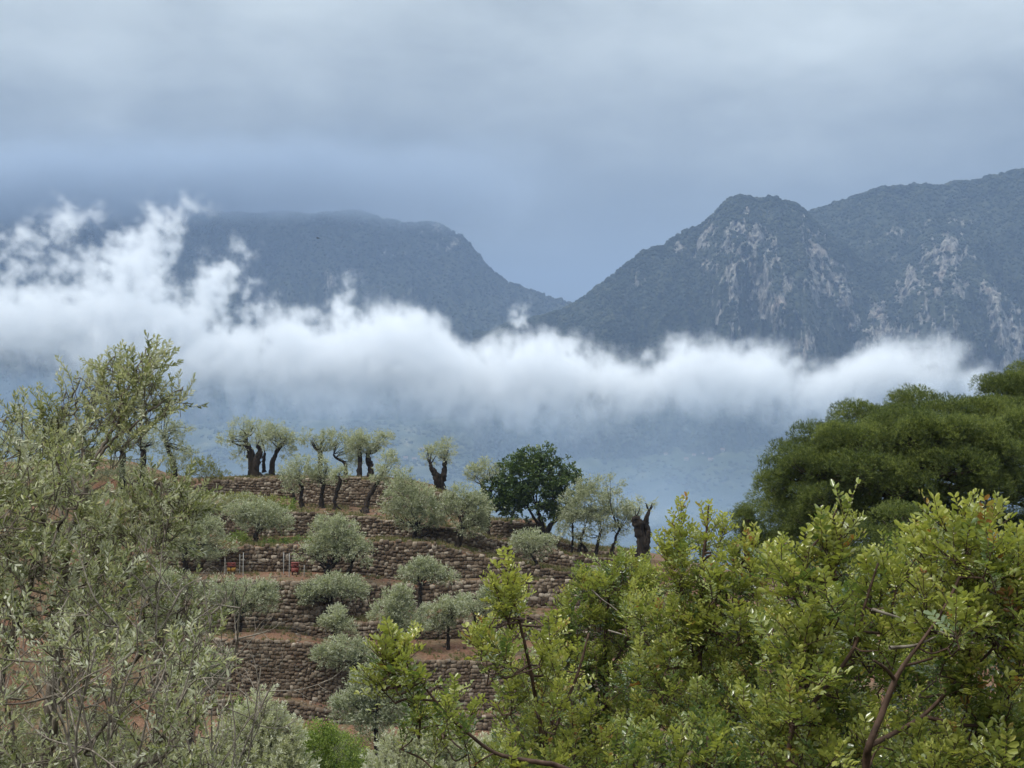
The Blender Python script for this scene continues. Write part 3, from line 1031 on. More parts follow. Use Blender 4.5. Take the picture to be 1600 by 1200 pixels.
hill = obj('hillside', HG.reshape(-1, 3), [grid_faces(len(hill_rows), len(hcols))], MAT_SOIL, None, True)
set_props(hill, 'terraced hillside of red brown earth stepping down between dry stone walls', 'hillside', None, 'structure')


# ------------------------------------------------------------------ dry stone walls
def stone_template(k):
    """a rough field stone: a box with its corners cut, 24 corners, dented"""
    rng = np.random.default_rng(500 + k)
    V, Fs = [], []
    c = 0.62
    idx = {}
    for sx in (-1, 1):
        for sy in (-1, 1):
            for sz_ in (-1, 1):
                for ax in range(3):
                    v = np.array([sx, sy, sz_], float)
                    for q in range(3):
                        if q != ax:
                            v[q] *= c
                    idx[(sx, sy, sz_, ax)] = len(V)
                    V.append(v)
    quads, tris = [], []
    for ax in range(3):
        o1, o2 = [q for q in range(3) if q != ax]
        for s in (-1, 1):
            loop = []
            for (a, b) in ((-1, -1), (1, -1), (1, 1), (-1, 1)):
                k3 = [0, 0, 0]; k3[ax] = s; k3[o1] = a; k3[o2] = b
                loop.append(idx[(*k3, ax)])
            quads.append(loop)
    for ax in range(3):           # edges along ax
        o1, o2 = [q for q in range(3) if q != ax]
        for a in (-1, 1):
            for b in (-1, 1):
                e = []
                for s in (-1, 1):
                    k3 = [0, 0, 0]; k3[ax] = s; k3[o1] = a; k3[o2] = b
                    e.append((idx[(*k3, o1)], idx[(*k3, o2)]))
                quads.append([e[0][0], e[0][1], e[1][1], e[1][0]])
    for sx in (-1, 1):
        for sy in (-1, 1):
            for sz_ in (-1, 1):
                tris.append([idx[(sx, sy, sz_, q)] for q in range(3)])
    V = np.array(V) * 0.5
    V = V * rng.uniform(0.86, 1.08, (24, 1)) + rng.normal(0, 0.03, V.shape)
    V[:, 0] += V[:, 2] * rng.uniform(-.25, .25)
    return V, outward(V, [np.array(quads), np.array(tris)])


STONES = [stone_template(k) for k in range(10)]
mst = M('field_stone')
o_ = mst.pos()
tn = mst.math('FRACT', mst.math('ADD', mst.attr(), mst.math('MULTIPLY', mst.rnd(), 0.999)))
grain = mst.noise(o_, 9.0, 5.0, 0.65)
base = mst.ramp(tn, [(0.0, (0.050, 0.034, 0.022)), (0.35, (0.096, 0.067, 0.045)), (0.62, (0.140, 0.104, 0.073)), (0.85, (0.22, 0.175, 0.13)), (1.0, (0.35, 0.30, 0.24))])
base = mst.mix(mst.ramp(grain, [(0.35, 0.0), (0.7, 0.6)]), base, (0.050, 0.040, 0.031))
base = mst.mix(mst.ramp(mst.noise(o_, 2.6, 3.0, 0.6), [(0.56, 0.0), (0.70, 0.55)]), base, (0.19, 0.18, 0.15))
MAT_STONE = mst.surf(base, 0.92, 0.15, mst.bump(grain, 0.6, 0.05))
STONE_MESH = [new_mesh('stone', V, Fs, [MAT_STONE], True, np.full(24, 0.0)) for V, Fs in STONES]

WALL_LABELS = {
    'w1': 'topmost dry stone wall, under the olives on the hilltop',
    'w2': 'second dry stone wall from the hilltop, behind the grey green olive crowns',
    'w3': 'dry stone wall behind the red boxes and thin posts',
    'w4': 'tall dry stone wall below the red dirt strip with the boxes',
    'w5': 'low dry stone wall whose end tapers out on the lower dirt path',
    'w6': 'tallest dry stone wall, dark, below the lower dirt path',
    'w7': 'lowest dry stone wall, short, just above the bushes at the foot of the hill',
}
wall_hit = {}


def build_wall(w, x0, x1, seed, size):
    rng = np.random.default_rng(seed)
    tp, bt, _ = WALLS[w]
    us = np.linspace(x0, x1, 400)
    D = wall_D(w, us)
    top, bot = row_pts(us, tp, D, 0.5, ord(w[1])), row_pts(us, bt, D, 0.4, 20 + ord(w[1]))
    seg = np.concatenate([[0], np.cumsum(np.linalg.norm(np.diff(bot[:, :2], axis=0), axis=1))])
    Lw = seg[-1]
    C, S, R, big = [], [], [], []
    hmax = float(np.max(top[:, 2] - bot[:, 2]))
    s = 0.0
    # courses that wander, with each stone its own height
    zc = 0.0
    while zc < hmax + 0.3:
        ch = size * rng.uniform(0.70, 1.05)
        s = -rng.uniform(0, .4)
        while s < Lw:
            wd = size * rng.uniform(0.7, 1.55) * (1.25 if rng.random() < .12 else 1)
            hh = ch * rng.uniform(0.75, 1.3)
            sm = s + wd / 2
            uu = np.interp(sm, seg, us)
            zt, zb = np.interp(uu, us, top[:, 2]), np.interp(uu, us, bot[:, 2])
            z = zb + zc + ch / 2 + 0.16 * size * 2 * (vnoise(np.array([[sm / 1.7, zc * 2 + seed]]), 3)[0] - 0.5) + rng.normal(0, 0.03)
            if z - ch * 0.2 < zt + 0.02 and zt - zb > 0.12:
                px_, d_ = np.interp(uu, us, bot[:, 0]), np.interp(uu, us, D)
                lean = (z - zb) * 0.05
                C.append((px_, d_ + 0.035 + lean - rng.uniform(-0.02, 0.02), z))
                S.append((wd * 1.08, rng.uniform(.30, .38), hh * 1.12))
                R.append((rng.normal(0, .10), rng.normal(0, .13), rng.normal(0, .08)))
            s += wd * 0.98
        zc += ch * 0.97
    C, S, R = np.array(C), np.array(S), np.array(R)
    cx, sx = np.cos(R), np.sin(R)
    n = len(C)
    # small rotations only: compose about y (in the face), then z
    Rm = np.zeros((n, 3, 3))
    Rm[:, 0, 0] = cx[:, 1]; Rm[:, 0, 2] = sx[:, 1]; Rm[:, 1, 1] = 1; Rm[:, 2, 0] = -sx[:, 1]; Rm[:, 2, 2] = cx[:, 1]
    Rz = np.zeros((n, 3, 3))
    Rz[:, 0, 0] = cx[:, 2]; Rz[:, 0, 1] = -sx[:, 2]; Rz[:, 1, 0] = sx[:, 2]; Rz[:, 1, 1] = cx[:, 2]; Rz[:, 2, 2] = 1
    Rm = Rz @ Rm
    kind = rng.integers(0, len(STONES), n)
    tint = np.clip(rng.beta(2.0, 2.2, n), 0.02, 0.98)
    mid = len(us) // 2
    root = thing('stone_wall', WALL_LABELS[w], 'stone wall', (bot[mid, 0], D[mid], bot[mid, 2]), 'dry stone terrace walls')
    base = np.array(root.location)
    vis = (C[:, 0] / C[:, 1] * F + 800 > 285) & (C[:, 0] / C[:, 1] * F + 800 < 900)
    area = S[:, 0] * S[:, 2] / C[:, 1] ** 2 * vis
    order = np.argsort(-area)
    singles = order[: min(130, int(vis.sum() * 0.3))]
    mask = np.ones(n, bool)
    mask[singles] = False
    from mathutils import Matrix
    for i in singles:
        o = bpy.data.objects.new('stone', STONE_MESH[kind[i]])
        COL.objects.link(o)
        o.parent = root
        m4 = np.eye(4)
        m4[:3, :3] = Rm[i] * S[i][None, :]
        m4[:3, 3] = C[i] - base
        o.matrix_basis = Matrix(m4.tolist())
    g = Geo()
    for k in range(len(STONES)):
        q = mask & (kind == k)
        if q.any():
            V, Fs = instance(STONES[k][0], STONES[k][1], Rm[q], C[q], S[q])
            g.add(V, Fs, np.repeat(tint[q], 24))
    st = g.build('stonework', MAT_STONE, root, True, off=base)
    st['kind'] = 'stuff'
    return root


for i, (w, x0, x1, sz_) in enumerate((('w1', 190, 1010, .245), ('w2', 290, 1010, .24), ('w3', 240, 1000, .28), ('w4', 240, 1010, .30), ('w5', 440, 1010, .26), ('w6', 240, 1010, .26), ('w7', 260, 1010, .26))):
    build_wall(w, x0, x1, 900 + i, sz_)


# a height lookup for what stands on the hill: the ground seen at px, py
def on_ground(px, D):
    """ground height of the hillside at pixel column px and depth D"""
    j = int(np.argmin(np.abs(hcols - px)))
    rows_ = HG[:, j]
    o = np.argsort(rows_[:, 1])
    return float(np.interp(D, rows_[o, 1], rows_[o, 2]))


# loose stones and grass on the terraces
pts, ss = [], []
gp, gs = [], []
names = list(WALLS)
for i in range(len(names)):
    w = names[i]
    up = names[i - 1] if i else None
    nq = 2600 if i < 3 else 900
    uu = RNG.uniform(240, 1010, nq)
    D1 = wall_D(w, uu) + 0.4
    D2 = (wall_D(up, uu) - 0.15) if up else np.full(nq, 122.0)
    t = RNG.uniform(0, 1, nq)
    edge = RNG.random(nq) < 0.35
    t[edge] = RNG.beta(1, 8, edge.sum())
    dd = D1 + (D2 - D1) * t
    ok = D2 > D1 + 0.5
    clump = fbm(np.stack([uu / 28, dd / 1.6], -1), 3, 40 + i)
    dens = 0.42 if i < 3 else 0.56
    for a, b, o_k, c_l in zip(uu, dd, ok, clump):
        if o_k and c_l > dens:
            gp.append(((a - 800) / F * b, b, on_ground(a, b) - 0.02)); gs.append(RNG.uniform(.6, 1.4))
        elif o_k and RNG.random() < 0.30:
            pts.append(((a - 800) / F * b, b, on_ground(a, b) + 0.02)); ss.append(RNG.uniform(.04, .2))
mg = M('dry_grass')
tg = mg.attr()
cg = mg.ramp(tg, [(0.0, (0.05, 0.07, 0.018)), (0.5, (0.11, 0.12, 0.035)), (0.8, (0.20, 0.17, 0.075)), (1.0, (0.28, 0.22, 0.12))])
MAT_GRASS = mg.surf(cg, 0.8, 0.2, None, 0.3, cg)


def tuft_mesh(k, nb=16, h=0.24):
    rng = np.random.default_rng(70 + k)
    V, Fc, T = [], [], []
    for b in range(nb):
        a = rng.uniform(0, 6.28); r = rng.uniform(0, .14); l = rng.uniform(.5, 1.1) * h
        x, y = r * math.cos(a), r * math.sin(a)
        w_ = rng.uniform(.012, .022)
        q = rng.uniform(0, 6.28); lean = rng.uniform(.1, .6) * l
        i0 = len(V)
        V += [(x - w_ * math.sin(q), y + w_ * math.cos(q), 0), (x + w_ * math.sin(q), y - w_ * math.cos(q), 0), (x + lean * math.cos(q), y + lean * math.sin(q), l)]
        Fc.append((i0, i0 + 1, i0 + 2)); T += [rng.random()] * 3
    return new_mesh('grass_tuft', V, [np.array(Fc)], [MAT_GRASS], False, T)


TUFTS = [tuft_mesh(k) for k in range(5)]
go_ = points_with_instances('grass', np.array(gp), np.array(gs), TUFTS)
set_props(go_, 'short dry grass and weeds growing on the terrace ledges', 'grass', None, 'stuff')
ro_ = points_with_instances('rubble', np.array(pts), np.array(ss), STONE_MESH[:4])
set_props(ro_, 'loose stones scattered on the terrace ledges', 'rubble', None, 'stuff')

# ================================================================== trees on the terraces
def leaf_mat(name, stops, under=None, rough=0.5, spec=0.35, trans=0.2, tboost=1.6, objrand=0.0):
    m = M(name)
    t = m.attr()
    if objrand:
        t = m.math('ADD', t, m.math('MULTIPLY', m.math('SUBTRACT', m.rnd(), 0.5), objrand), clamp=True)
    c = m.ramp(t, stops)
    if under is not None:
        c = m.mix(m.n('ShaderNodeNewGeometry').outputs['Backfacing'], c, under)
    tc_ = m.mix(1.0, c, (tboost, tboost * 1.02, tboost * 0.55), 'MULTIPLY') if trans else None
    return m.surf(c, rough, spec, None, trans, tc_)


MAT_OLIVE_FAR = leaf_mat('olive_leaves_far', [(0, (0.10, 0.122, 0.066)), (0.4, (0.185, 0.210, 0.125)), (0.75, (0.29, 0.31, 0.205)), (1, (0.40, 0.41, 0.30))],
                         (0.33, 0.345, 0.265), 0.5, 0.35, 0.30)
MAT_CAROB_FAR = leaf_mat('carob_leaves_far', [(0, (0.020, 0.038, 0.013)), (0.5, (0.048, 0.082, 0.024)), (1, (0.105, 0.145, 0.042))], None, 0.4, 0.45, 0.2)
MAT_LIME = leaf_mat('lime_green_leaves', [(0, (0.06, 0.10, 0.022)), (0.5, (0.145, 0.20, 0.040)), (1, (0.27, 0.32, 0.08))], None, 0.5, 0.3, 0.3)
MAT_YELLOWGREEN = leaf_mat('yellow_green_leaves', [(0, (0.09, 0.10, 0.025)), (0.5, (0.17, 0.18, 0.045)), (1, (0.28, 0.27, 0.08))], None, 0.55, 0.3, 0.3)
mb = M('dark_bark')
b_ = mb.pos()
bn = mb.noise(b_, 5.0, 6.0, 0.65, (1, 1, 0.3))
MAT_BARK = mb.surf(mb.ramp(bn, [(0.3, (0.008, 0.0065, 0.005)), (0.55, (0.024, 0.018, 0.014)), (0.75, (0.075, 0.060, 0.048))]), 0.95, 0.15, mb.bump(bn, 0.9, 0.06))
mb = M('grey_bark')
b_ = mb.pos()
bn = mb.noise(b_, 14.0, 6.0, 0.65, (1, 1, 0.3))
MAT_GREYBARK = mb.surf(mb.ramp(bn, [(0.3, (0.040, 0.032, 0.026)), (0.55, (0.14, 0.118, 0.095)), (0.75, (0.26, 0.225, 0.185))]), 0.9, 0.15, mb.bump(bn, 0.7, 0.01))

LEAF2 = (np.array([[0, 0, 0], [0.5, 0.42, 0.0], [0, 1, 0.0], [-0.5, 0.42, 0.0]]), [np.array([[0, 1, 2, 3]])])


def crown_leaves(blobs, D, n, leaf, lw, rng, depth=0.85, tuft=10, clump=0.46, tint0=0.5, updraft=0.35, tuft_len=0.42, shell=0.45):
    """narrow leaves in tufts through ellipsoids given in pixels (px, py, rx, ry); returns V, F, tint in world metres"""
    w = np.array([b[2] * b[3] * (b[4] if len(b) > 4 else 1) for b in blobs], float)
    w /= w.sum()
    nt_ = max(4, n // tuft)
    bi = rng.choice(len(blobs), int(nt_ * 2.6), p=w)
    B = np.array([b[:4] for b in blobs], float)[bi]
    k = ppm(D)
    d = rand_dirs(len(bi), rng)
    r = rng.random(len(bi)) ** shell
    C = PV(B[:, 0], B[:, 1], D)
    rx, rz = B[:, 2] / k, B[:, 3] / k
    ry = np.sqrt(rx * rz) * depth
    off = d * r[:, None] * np.stack([rx, ry, rz], -1)
    p = C + off
    m_ = np.maximum(np.minimum(rx, rz), .2)
    dens = fbm(p * (2.3 / np.maximum(np.mean(m_), .5)) + rng.uniform(0, 50), 2, 8)
    keep = np.argsort(-(dens + rng.uniform(0, clump * 0.5, len(dens))))[:nt_]
    p, d, rr = p[keep], d[keep], r[keep]
    up = unit(d * np.array([1, 1, 0.8]) + np.array([0, 0, updraft]) + rng.normal(0, .25, d.shape))
    # tufts of leaves along a short shoot
    pos = np.repeat(p, tuft, 0) + np.repeat(up, tuft, 0) * rng.uniform(0, tuft_len, (nt_ * tuft, 1)) + rng.normal(0, .05, (nt_ * tuft, 3))
    ld = unit(np.repeat(up, tuft, 0) + rng.normal(0, .55, (nt_ * tuft, 3)))
    R = frames(ld, None, rng)
    sc = rng.uniform(.7, 1.25, nt_ * tuft)
    S = np.stack([lw * sc, leaf * sc, leaf * sc], -1)
    V, Fs = instance(LEAF2[0], LEAF2[1], R, pos, S)
    ti = np.clip(np.repeat(rng.normal(tint0, .19, nt_), tuft) + rng.normal(0, .22, nt_ * tuft), 0, 1)
    return V, Fs, np.repeat(ti, 4)


def px_path(pts, D, dj=0.0, rng=RNG):
    """pixel polyline -> metres; dj spreads the later points in depth"""
    pts = np.asarray(pts, float)
    dd = D + np.linspace(0, dj, len(pts))
    return PV(pts[:, 0], pts[:, 1], dd)


def mid_tree(name, label, cat, group, D, trunks, blobs, n, limbs=None, mat=None, bark=None, leaf=0.16, lw=0.054, tint0=0.5, gnarl=0.28, seed=0, depth=0.85, shell=0.45,
             tuft_len=0.42, updraft=0.35, ground=True, clump=0.30):
    """trunks: lists of (px, py, width px); blobs: crown ellipsoids in px"""
    rng = np.random.default_rng(4000 + seed)
    k = ppm(D)
    b0 = trunks[0][0]
    base = PV(b0[0], b0[1], D)
    if ground:
        base[2] = on_ground(b0[0], D) - 0.12
    root = thing(name, label, cat, base, group)
    blobs = [(b[0] + rng.uniform(-.22, .22) * b[2], b[1] + rng.uniform(-.22, .22) * b[3], b[2] * rng.uniform(.78, 1.16), b[3] * rng.uniform(.78, 1.16)) + tuple(b[4:]) for b in blobs]
    tg_ = Geo()
    tips, spine = [], []
    for ti, tr in enumerate(trunks):
        tr = np.array(tr, float)
        w = tr[:, 2] / k / 2 * .80
        path = PV(tr[:, 0], tr[:, 1], D + np.linspace(0, rng.uniform(-.4, .4), len(tr)))
        if ti == 0:
            path[0, 2] = min(path[0, 2], base[2])
        m = max(8, len(tr) * 4)
        pp = curve_pts(path, m)
        pp[1:-1] += rng.normal(0, .03, (m - 2, 3)) * np.minimum(1.0, w.max() * 4)
        rr = np.interp(np.linspace(0, 1, m), np.linspace(0, 1, len(w)), w)
        rr[0] *= 1.25
        V, Fs = tube(pp, rr, 9 if w.max() > .1 else 6, rng, gnarl)
        tg_.add(V, Fs)
        spine.append(pp)
        tips.append((pp[-1], rr[-1]))
        tips.append((pp[int(m * .75)], rr[int(m * .75)]))
        if w.max() > .16:        # burls and hollow ribs of an old trunk
            for q in range(4):
                i = rng.integers(1, m - 2)
                V2, F2 = icosphere(1)
                V2 = V2 * rr[i] * rng.uniform(.45, .75) * (0.8 + .5 * fbm(V2 * 1.7 + q, 2, 5))[:, None] + pp[i] + rand_dirs(1, rng)[0] * rr[i] * .65
                tg_.add(V2, [F2])
    tg_.build('trunk', bark or MAT_BARK, root, True, base)
    lg = Geo()
    for b in blobs:
        c = PV(b[0], b[1], D + rng.uniform(-.3, .3))
        j = int(np.argmin([np.linalg.norm(c - t[0]) + (0.5 if c[2] < t[0][2] else 0) for t in tips]))
        a, ra = tips[j]
        for q in range(3):
            e = c + rand_dirs(1, rng)[0] * np.array([b[2], b[2] * .7, b[3]]) / k * rng.uniform(.3, .75) + np.array([0, 0, b[3] / k * .2])
            mid = a + (e - a) * .45 + rng.normal(0, .12, 3) * np.linalg.norm(e - a) + np.array([0, 0, .08])
            r0 = min(ra * .55, .075) * rng.uniform(.5, 1)
            V, Fs = tube(curve_pts([a, mid, e], 6), np.linspace(r0, .012, 6), 4, rng, .1)
            lg.add(V, Fs)
    if limbs:
        for li in limbs:
            li = np.array(li, float)
            lp = px_path(li[:, :2], D, rng.uniform(-.3, .3))
            allp = np.concatenate(spine)
            lp[0] = allp[int(np.argmin(np.linalg.norm(allp - lp[0], axis=1)))]
            V, Fs = tube(curve_pts(lp, 8), np.interp(np.linspace(0, 1, 8), np.linspace(0, 1, len(li)), li[:, 2] / k / 2), 5, rng, .15)
            if li[-1, 1] > li[0, 1] + 4:         # runs down to the ground: a root
                obj('root', V - base, Fs, bark or MAT_BARK, root, True)
            else:
                lg.add(V, Fs)
    lg.build('limb', bark or MAT_BARK, root, True, base)
    if n:
        V, Fs, T = crown_leaves(blobs, D, n, leaf, lw, rng, depth, tint0=tint0, shell=shell, tuft_len=tuft_len, updraft=updraft, clump=clump)
        obj('crown', V - base, Fs, mat or MAT_OLIVE_FAR, root, False, T)
    return root


OL = 'olive trees on the stone terraces'
HT = 118.0
MID = [
    # ---- hilltop
    dict(label='old olive with a thick twisted forked trunk, first on the hilltop above the wall end', D=HT, n=3600,
         trunks=[[(398, 746, 22), (394, 728, 17), (392, 708, 14), (386, 694, 9), (384, 684, 7)], [(398, 744, 16), (402, 722, 14), (406, 704, 10), (402, 696, 7)]],
         blobs=[(372, 688, 20, 15), (382, 668, 20, 18), (402, 690, 16, 14), (396, 668, 16, 14), (355, 686, 14, 8), (374, 716, 14, 14, .5)], limbs=[[(386, 694, 5), (374, 696, 3), (362, 690, 2)]]),
    dict(label='broad olive crown on a leaning trunk right behind the forked hilltop olive', D=HT + 2.2, n=6500,
         trunks=[[(424, 738, 13), (426, 722, 10), (432, 706, 8), (440, 694, 5)], [(413, 738, 8), (412, 722, 7), (414, 708, 5)]],
         blobs=[(408, 672, 24, 18), (430, 672, 26, 20), (446, 688, 16, 20), (420, 690, 22, 16), (450, 704, 12, 14), (388, 720, 12, 12, .5)], limbs=[[(430, 708, 4), (440, 698, 3), (446, 690, 2)]]),
    dict(label='olive with two tufts like rabbit ears on a stubby trunk on the hilltop', D=HT + 1, n=2400,
         trunks=[[(500, 748, 11), (501, 728, 9), (501, 712, 10), (500, 704, 9)]], limbs=[[(500, 706, 6), (492, 700, 4), (486, 690, 2)], [(502, 706, 5), (508, 696, 2)]],
         blobs=[(481, 682, 13, 13), (488, 694, 12, 8, .7), (511, 684, 12, 14), (504, 698, 12, 7)]),
    dict(label='slender olive leaning left with a pale crown, beside the twin dark trunks on the hilltop', D=HT + 1.5, n=3800,
         trunks=[[(541, 742, 8), (540, 730, 7), (538, 722, 6), (526, 716, 4), (521, 710, 3)]],
         blobs=[(536, 694, 20, 17), (552, 690, 18, 16), (546, 712, 16, 12), (528, 682, 12, 10), (552, 726, 14, 12, .7)]),
    dict(label='olive with a straight dark trunk, left of the twin trunks above the second wall', D=HT, n=2600,
         trunks=[[(561, 748, 12), (562, 728, 9), (562, 712, 8), (560, 702, 8)]], blobs=[(558, 684, 16, 14), (568, 694, 15, 11), (552, 698, 12, 9)]),
    dict(label='olive with a knobbly dark trunk, right of the twin trunks on the hilltop', D=HT + .4, n=2600,
         trunks=[[(577, 748, 14), (579, 732, 10), (577, 722, 12), (574, 710, 8)]], blobs=[(590, 688, 16, 12), (578, 700, 14, 10), (602, 686, 10, 10), (568, 704, 10, 8)]),
    dict(label='lone little olive with a V-shaped black trunk on the hill shoulder', D=114.5, n=2600,
         trunks=[[(690, 768, 18), (684, 750, 15), (679, 738, 12), (672, 726, 7)], [(688, 762, 16), (692, 746, 13), (695, 733, 9), (695, 720, 7)]],
         blobs=[(675, 710, 14, 15), (684, 706, 13, 13), (699, 702, 11, 16), (668, 704, 8, 9), (692, 714, 8, 8)]),
    # ---- first terrace below the hilltop
    dict(label='olive with a grey crown before the topmost wall, first in its row', D=109, n=4200,
         trunks=[[(472, 793, 12), (470, 778, 8), (472, 762, 6), (468, 752, 4)], [(460, 786, 7), (458, 770, 5)]], blobs=[(462, 735, 22, 18), (478, 745, 16, 14), (452, 748, 13, 12), (470, 722, 14, 10), (455, 762, 14, 10, .6)]),
    dict(label='olive with a narrow crown below the rabbit-eared hilltop olive, before the topmost wall', D=109, n=2600,
         trunks=[[(502, 791, 11), (503, 776, 8), (505, 760, 8), (505, 750, 5)]], blobs=[(506, 734, 13, 15), (499, 744, 12, 10), (513, 746, 9, 9), (505, 722, 8, 9)], limbs=[[(504, 756, 5), (494, 750, 3)]]),
    dict(label='thin bent olive trunk with roots and hardly any crown before the topmost wall', D=108, n=1100,
         trunks=[[(524, 798, 8), (523, 784, 6), (526, 768, 7), (531, 754, 8), (530, 746, 4)]], blobs=[(534, 740, 12, 9), (524, 744, 9, 8)], limbs=[[(524, 790, 4), (534, 797, 2)], [(522, 792, 4), (516, 799, 2)]]),
    dict(label='olive whose trunk leans steeply right out of a wide black foot', D=107, n=2600,
         trunks=[[(571, 802, 22), (572, 792, 10), (578, 774, 9), (586, 760, 8), (592, 750, 4)]], blobs=[(606, 728, 14, 20), (600, 744, 16, 12), (614, 720, 9, 11), (596, 754, 12, 7)]),
    dict(label='wide low olive crown spreading along the second terrace at the wall end', D=104.5, n=6000,
         trunks=[[(352, 812, 8), (350, 800, 6), (348, 790, 4)]], blobs=[(330, 786, 36, 13), (372, 786, 30, 12), (300, 790, 26, 13), (410, 792, 26, 10), (350, 800, 34, 8)], tint0=.45),
    dict(label='large grey green olive hiding the middle of the second wall', D=100, n=10500,
         trunks=[[(652, 876, 12), (650, 860, 8), (648, 842, 8), (650, 826, 6)]], blobs=[(640, 795, 32, 26), (622, 775, 24, 24), (660, 780, 26, 22), (672, 806, 24, 20), (642, 820, 26, 16), (610, 800, 16, 14), (628, 752, 16, 14, .7), (684, 824, 14, 12)], tint0=.40,
         limbs=[[(650, 842, 5), (664, 836, 4), (672, 826, 2)]]),
    dict(label='round grey green olive on a thick leaning trunk at the terrace corner', D=99, n=8600,
         trunks=[[(708, 876, 18), (714, 858, 14), (719, 842, 10), (722, 828, 6)]], blobs=[(728, 806, 32, 28), (720, 782, 24, 18), (748, 800, 20, 20), (706, 800, 18, 20), (738, 826, 24, 14), (752, 822, 12, 12)], tint0=.42),
    dict(label='small bright olive with a contorted black trunk left of the round dark green tree', D=106, n=2600,
         trunks=[[(762, 800, 12), (760, 780, 12), (756, 764, 11), (752, 756, 6)], [(760, 778, 8), (768, 762, 7), (770, 754, 4)], [(764, 800, 8), (770, 792, 8), (776, 800, 5)]],
         blobs=[(752, 736, 18, 14), (740, 740, 10, 9), (768, 738, 16, 14), (762, 726, 12, 9)], limbs=[[(754, 756, 4), (750, 748, 2)]]),
    # ---- second and third terraces
    dict(label='spreading olive with a short dark trunk above the red and yellow box', D=100.5, n=7200,
         trunks=[[(400, 856, 14), (399, 842, 9), (402, 830, 7), (404, 822, 4)]], blobs=[(400, 806, 34, 14), (376, 806, 24, 13), (428, 812, 26, 13), (414, 822, 24, 11), (440, 826, 14, 10), (388, 822, 16, 9)], tint0=.42,
         limbs=[[(402, 832, 4), (416, 822, 2)]]),
    dict(label='bushy olive crown beside the thin posts, low over the red dirt strip', D=95, n=9500,
         trunks=[[(292, 905, 14), (291, 890, 11), (288, 872, 8), (292, 858, 5)]], blobs=[(322, 848, 34, 22), (300, 828, 30, 22), (345, 862, 26, 20), (312, 868, 34, 16), (280, 850, 28, 26), (330, 826, 20, 14)], tint0=.46),
    dict(label='large central olive, its dome of grey green leaves over the red dirt strip', D=93.5, n=11500,
         trunks=[[(512, 914, 16), (511, 902, 14), (513, 890, 12), (522, 880, 8)], [(545, 900, 8), (546, 890, 9), (550, 882, 6)]],
         blobs=[(524, 842, 36, 22), (500, 862, 28, 20), (552, 856, 28, 22), (488, 874, 22, 13), (566, 874, 18, 16), (524, 866, 40, 16), (520, 826, 20, 10), (548, 834, 18, 10), (475, 868, 12, 9)], tint0=.52,
         limbs=[[(512, 892, 7), (522, 882, 5), (534, 874, 3)], [(510, 892, 5), (500, 882, 3)]]),
    dict(label='olive half hidden under the large central olive, growing before the tall wall', D=90.5, n=7200,
         trunks=[[(514, 972, 13), (513, 956, 10), (516, 944, 8), (518, 936, 5)]], blobs=[(500, 926, 30, 16), (540, 926, 28, 15), (520, 918, 28, 14), (486, 934, 18, 12), (560, 932, 16, 12), (478, 940, 12, 9)], tint0=.38),
    dict(label='dark flat olive on a short black stump-like trunk on the lower dirt path', D=88.2, n=9000,
         trunks=[[(370, 997, 14), (372, 984, 16), (374, 970, 15), (372, 962, 8)]], limbs=[[(374, 992, 6), (386, 998, 3)]],
         blobs=[(372, 936, 46, 16), (342, 940, 30, 17), (405, 944, 28, 20), (372, 952, 40, 14), (390, 922, 26, 10), (418, 928, 12, 16), (350, 922, 22, 10)], tint0=.36),
    dict(label='flat-topped olive with a straight thin trunk before the wall on the third strip', D=90.8, n=5200,
         trunks=[[(655, 952, 10), (656, 938, 8), (656, 924, 7), (657, 914, 5)]], blobs=[(656, 900, 28, 13), (636, 906, 16, 10), (682, 902, 22, 13), (700, 910, 14, 9), (660, 890, 22, 9)], tint0=.40),
    dict(label='pale upright feathery olive bush with a pointed top above the dirt path', D=86.5, n=8200,
         trunks=[[(618, 1006, 8), (618, 992, 6), (618, 980, 4)]], blobs=[(620, 950, 18, 24), (600, 966, 22, 18), (640, 976, 24, 16), (630, 932, 10, 16), (615, 986, 26, 12), (655, 985, 14, 10)], tint0=.58, updraft=.7),
    dict(label='pale shrubby olive beside the pointed feathery one, before the low wall', D=88, n=6000,
         trunks=[[(700, 996, 7), (700, 984, 5), (700, 974, 4)]], blobs=[(700, 958, 26, 16), (680, 968, 18, 13), (722, 950, 16, 14), (716, 966, 20, 12), (690, 980, 22, 8)], tint0=.50, updraft=.5),
    dict(label='olive with a stout black trunk on the dirt path, its crown behind yellow green leaves', D=86.2, n=5200,
         trunks=[[(754, 1026, 16), (753, 1012, 13), (752, 998, 10), (748, 984, 7), (742, 974, 5)]], blobs=[(756, 950, 26, 16), (780, 960, 22, 14), (735, 962, 18, 12), (765, 938, 20, 12), (800, 950, 16, 12)], tint0=.42),
    dict(label='small pale olive shrub at the tapered end of the low wall', D=87.2, n=4200,
         trunks=[[(520, 1008, 7), (522, 996, 5), (524, 984, 4)]], blobs=[(525, 978, 20, 15), (512, 986, 14, 10), (540, 988, 16, 12), (526, 966, 12, 9)], tint0=.58, updraft=.6),
    dict(label='thin olive leaning over the tallest wall below the dirt path', D=83.2, n=5200,
         trunks=[[(564, 1064, 10), (563, 1050, 8), (558, 1036, 5)]], blobs=[(530, 1020, 24, 15), (555, 1022, 26, 18), (508, 1034, 18, 13), (572, 1030, 14, 14), (535, 1040, 24, 12, .6)], tint0=.42),
    dict(label='dull grey green olive shrub at the foot of the tallest wall', D=74, n=12500,
         trunks=[[(590, 1150, 10), (588, 1130, 8), (586, 1112, 6)]], blobs=[(570, 1090, 26, 30), (600, 1080, 30, 28), (550, 1120, 28, 26), (620, 1110, 28, 26), (590, 1130, 40, 26), (585, 1062, 14, 14), (635, 1090, 16, 16), (540, 1108, 16, 16)],
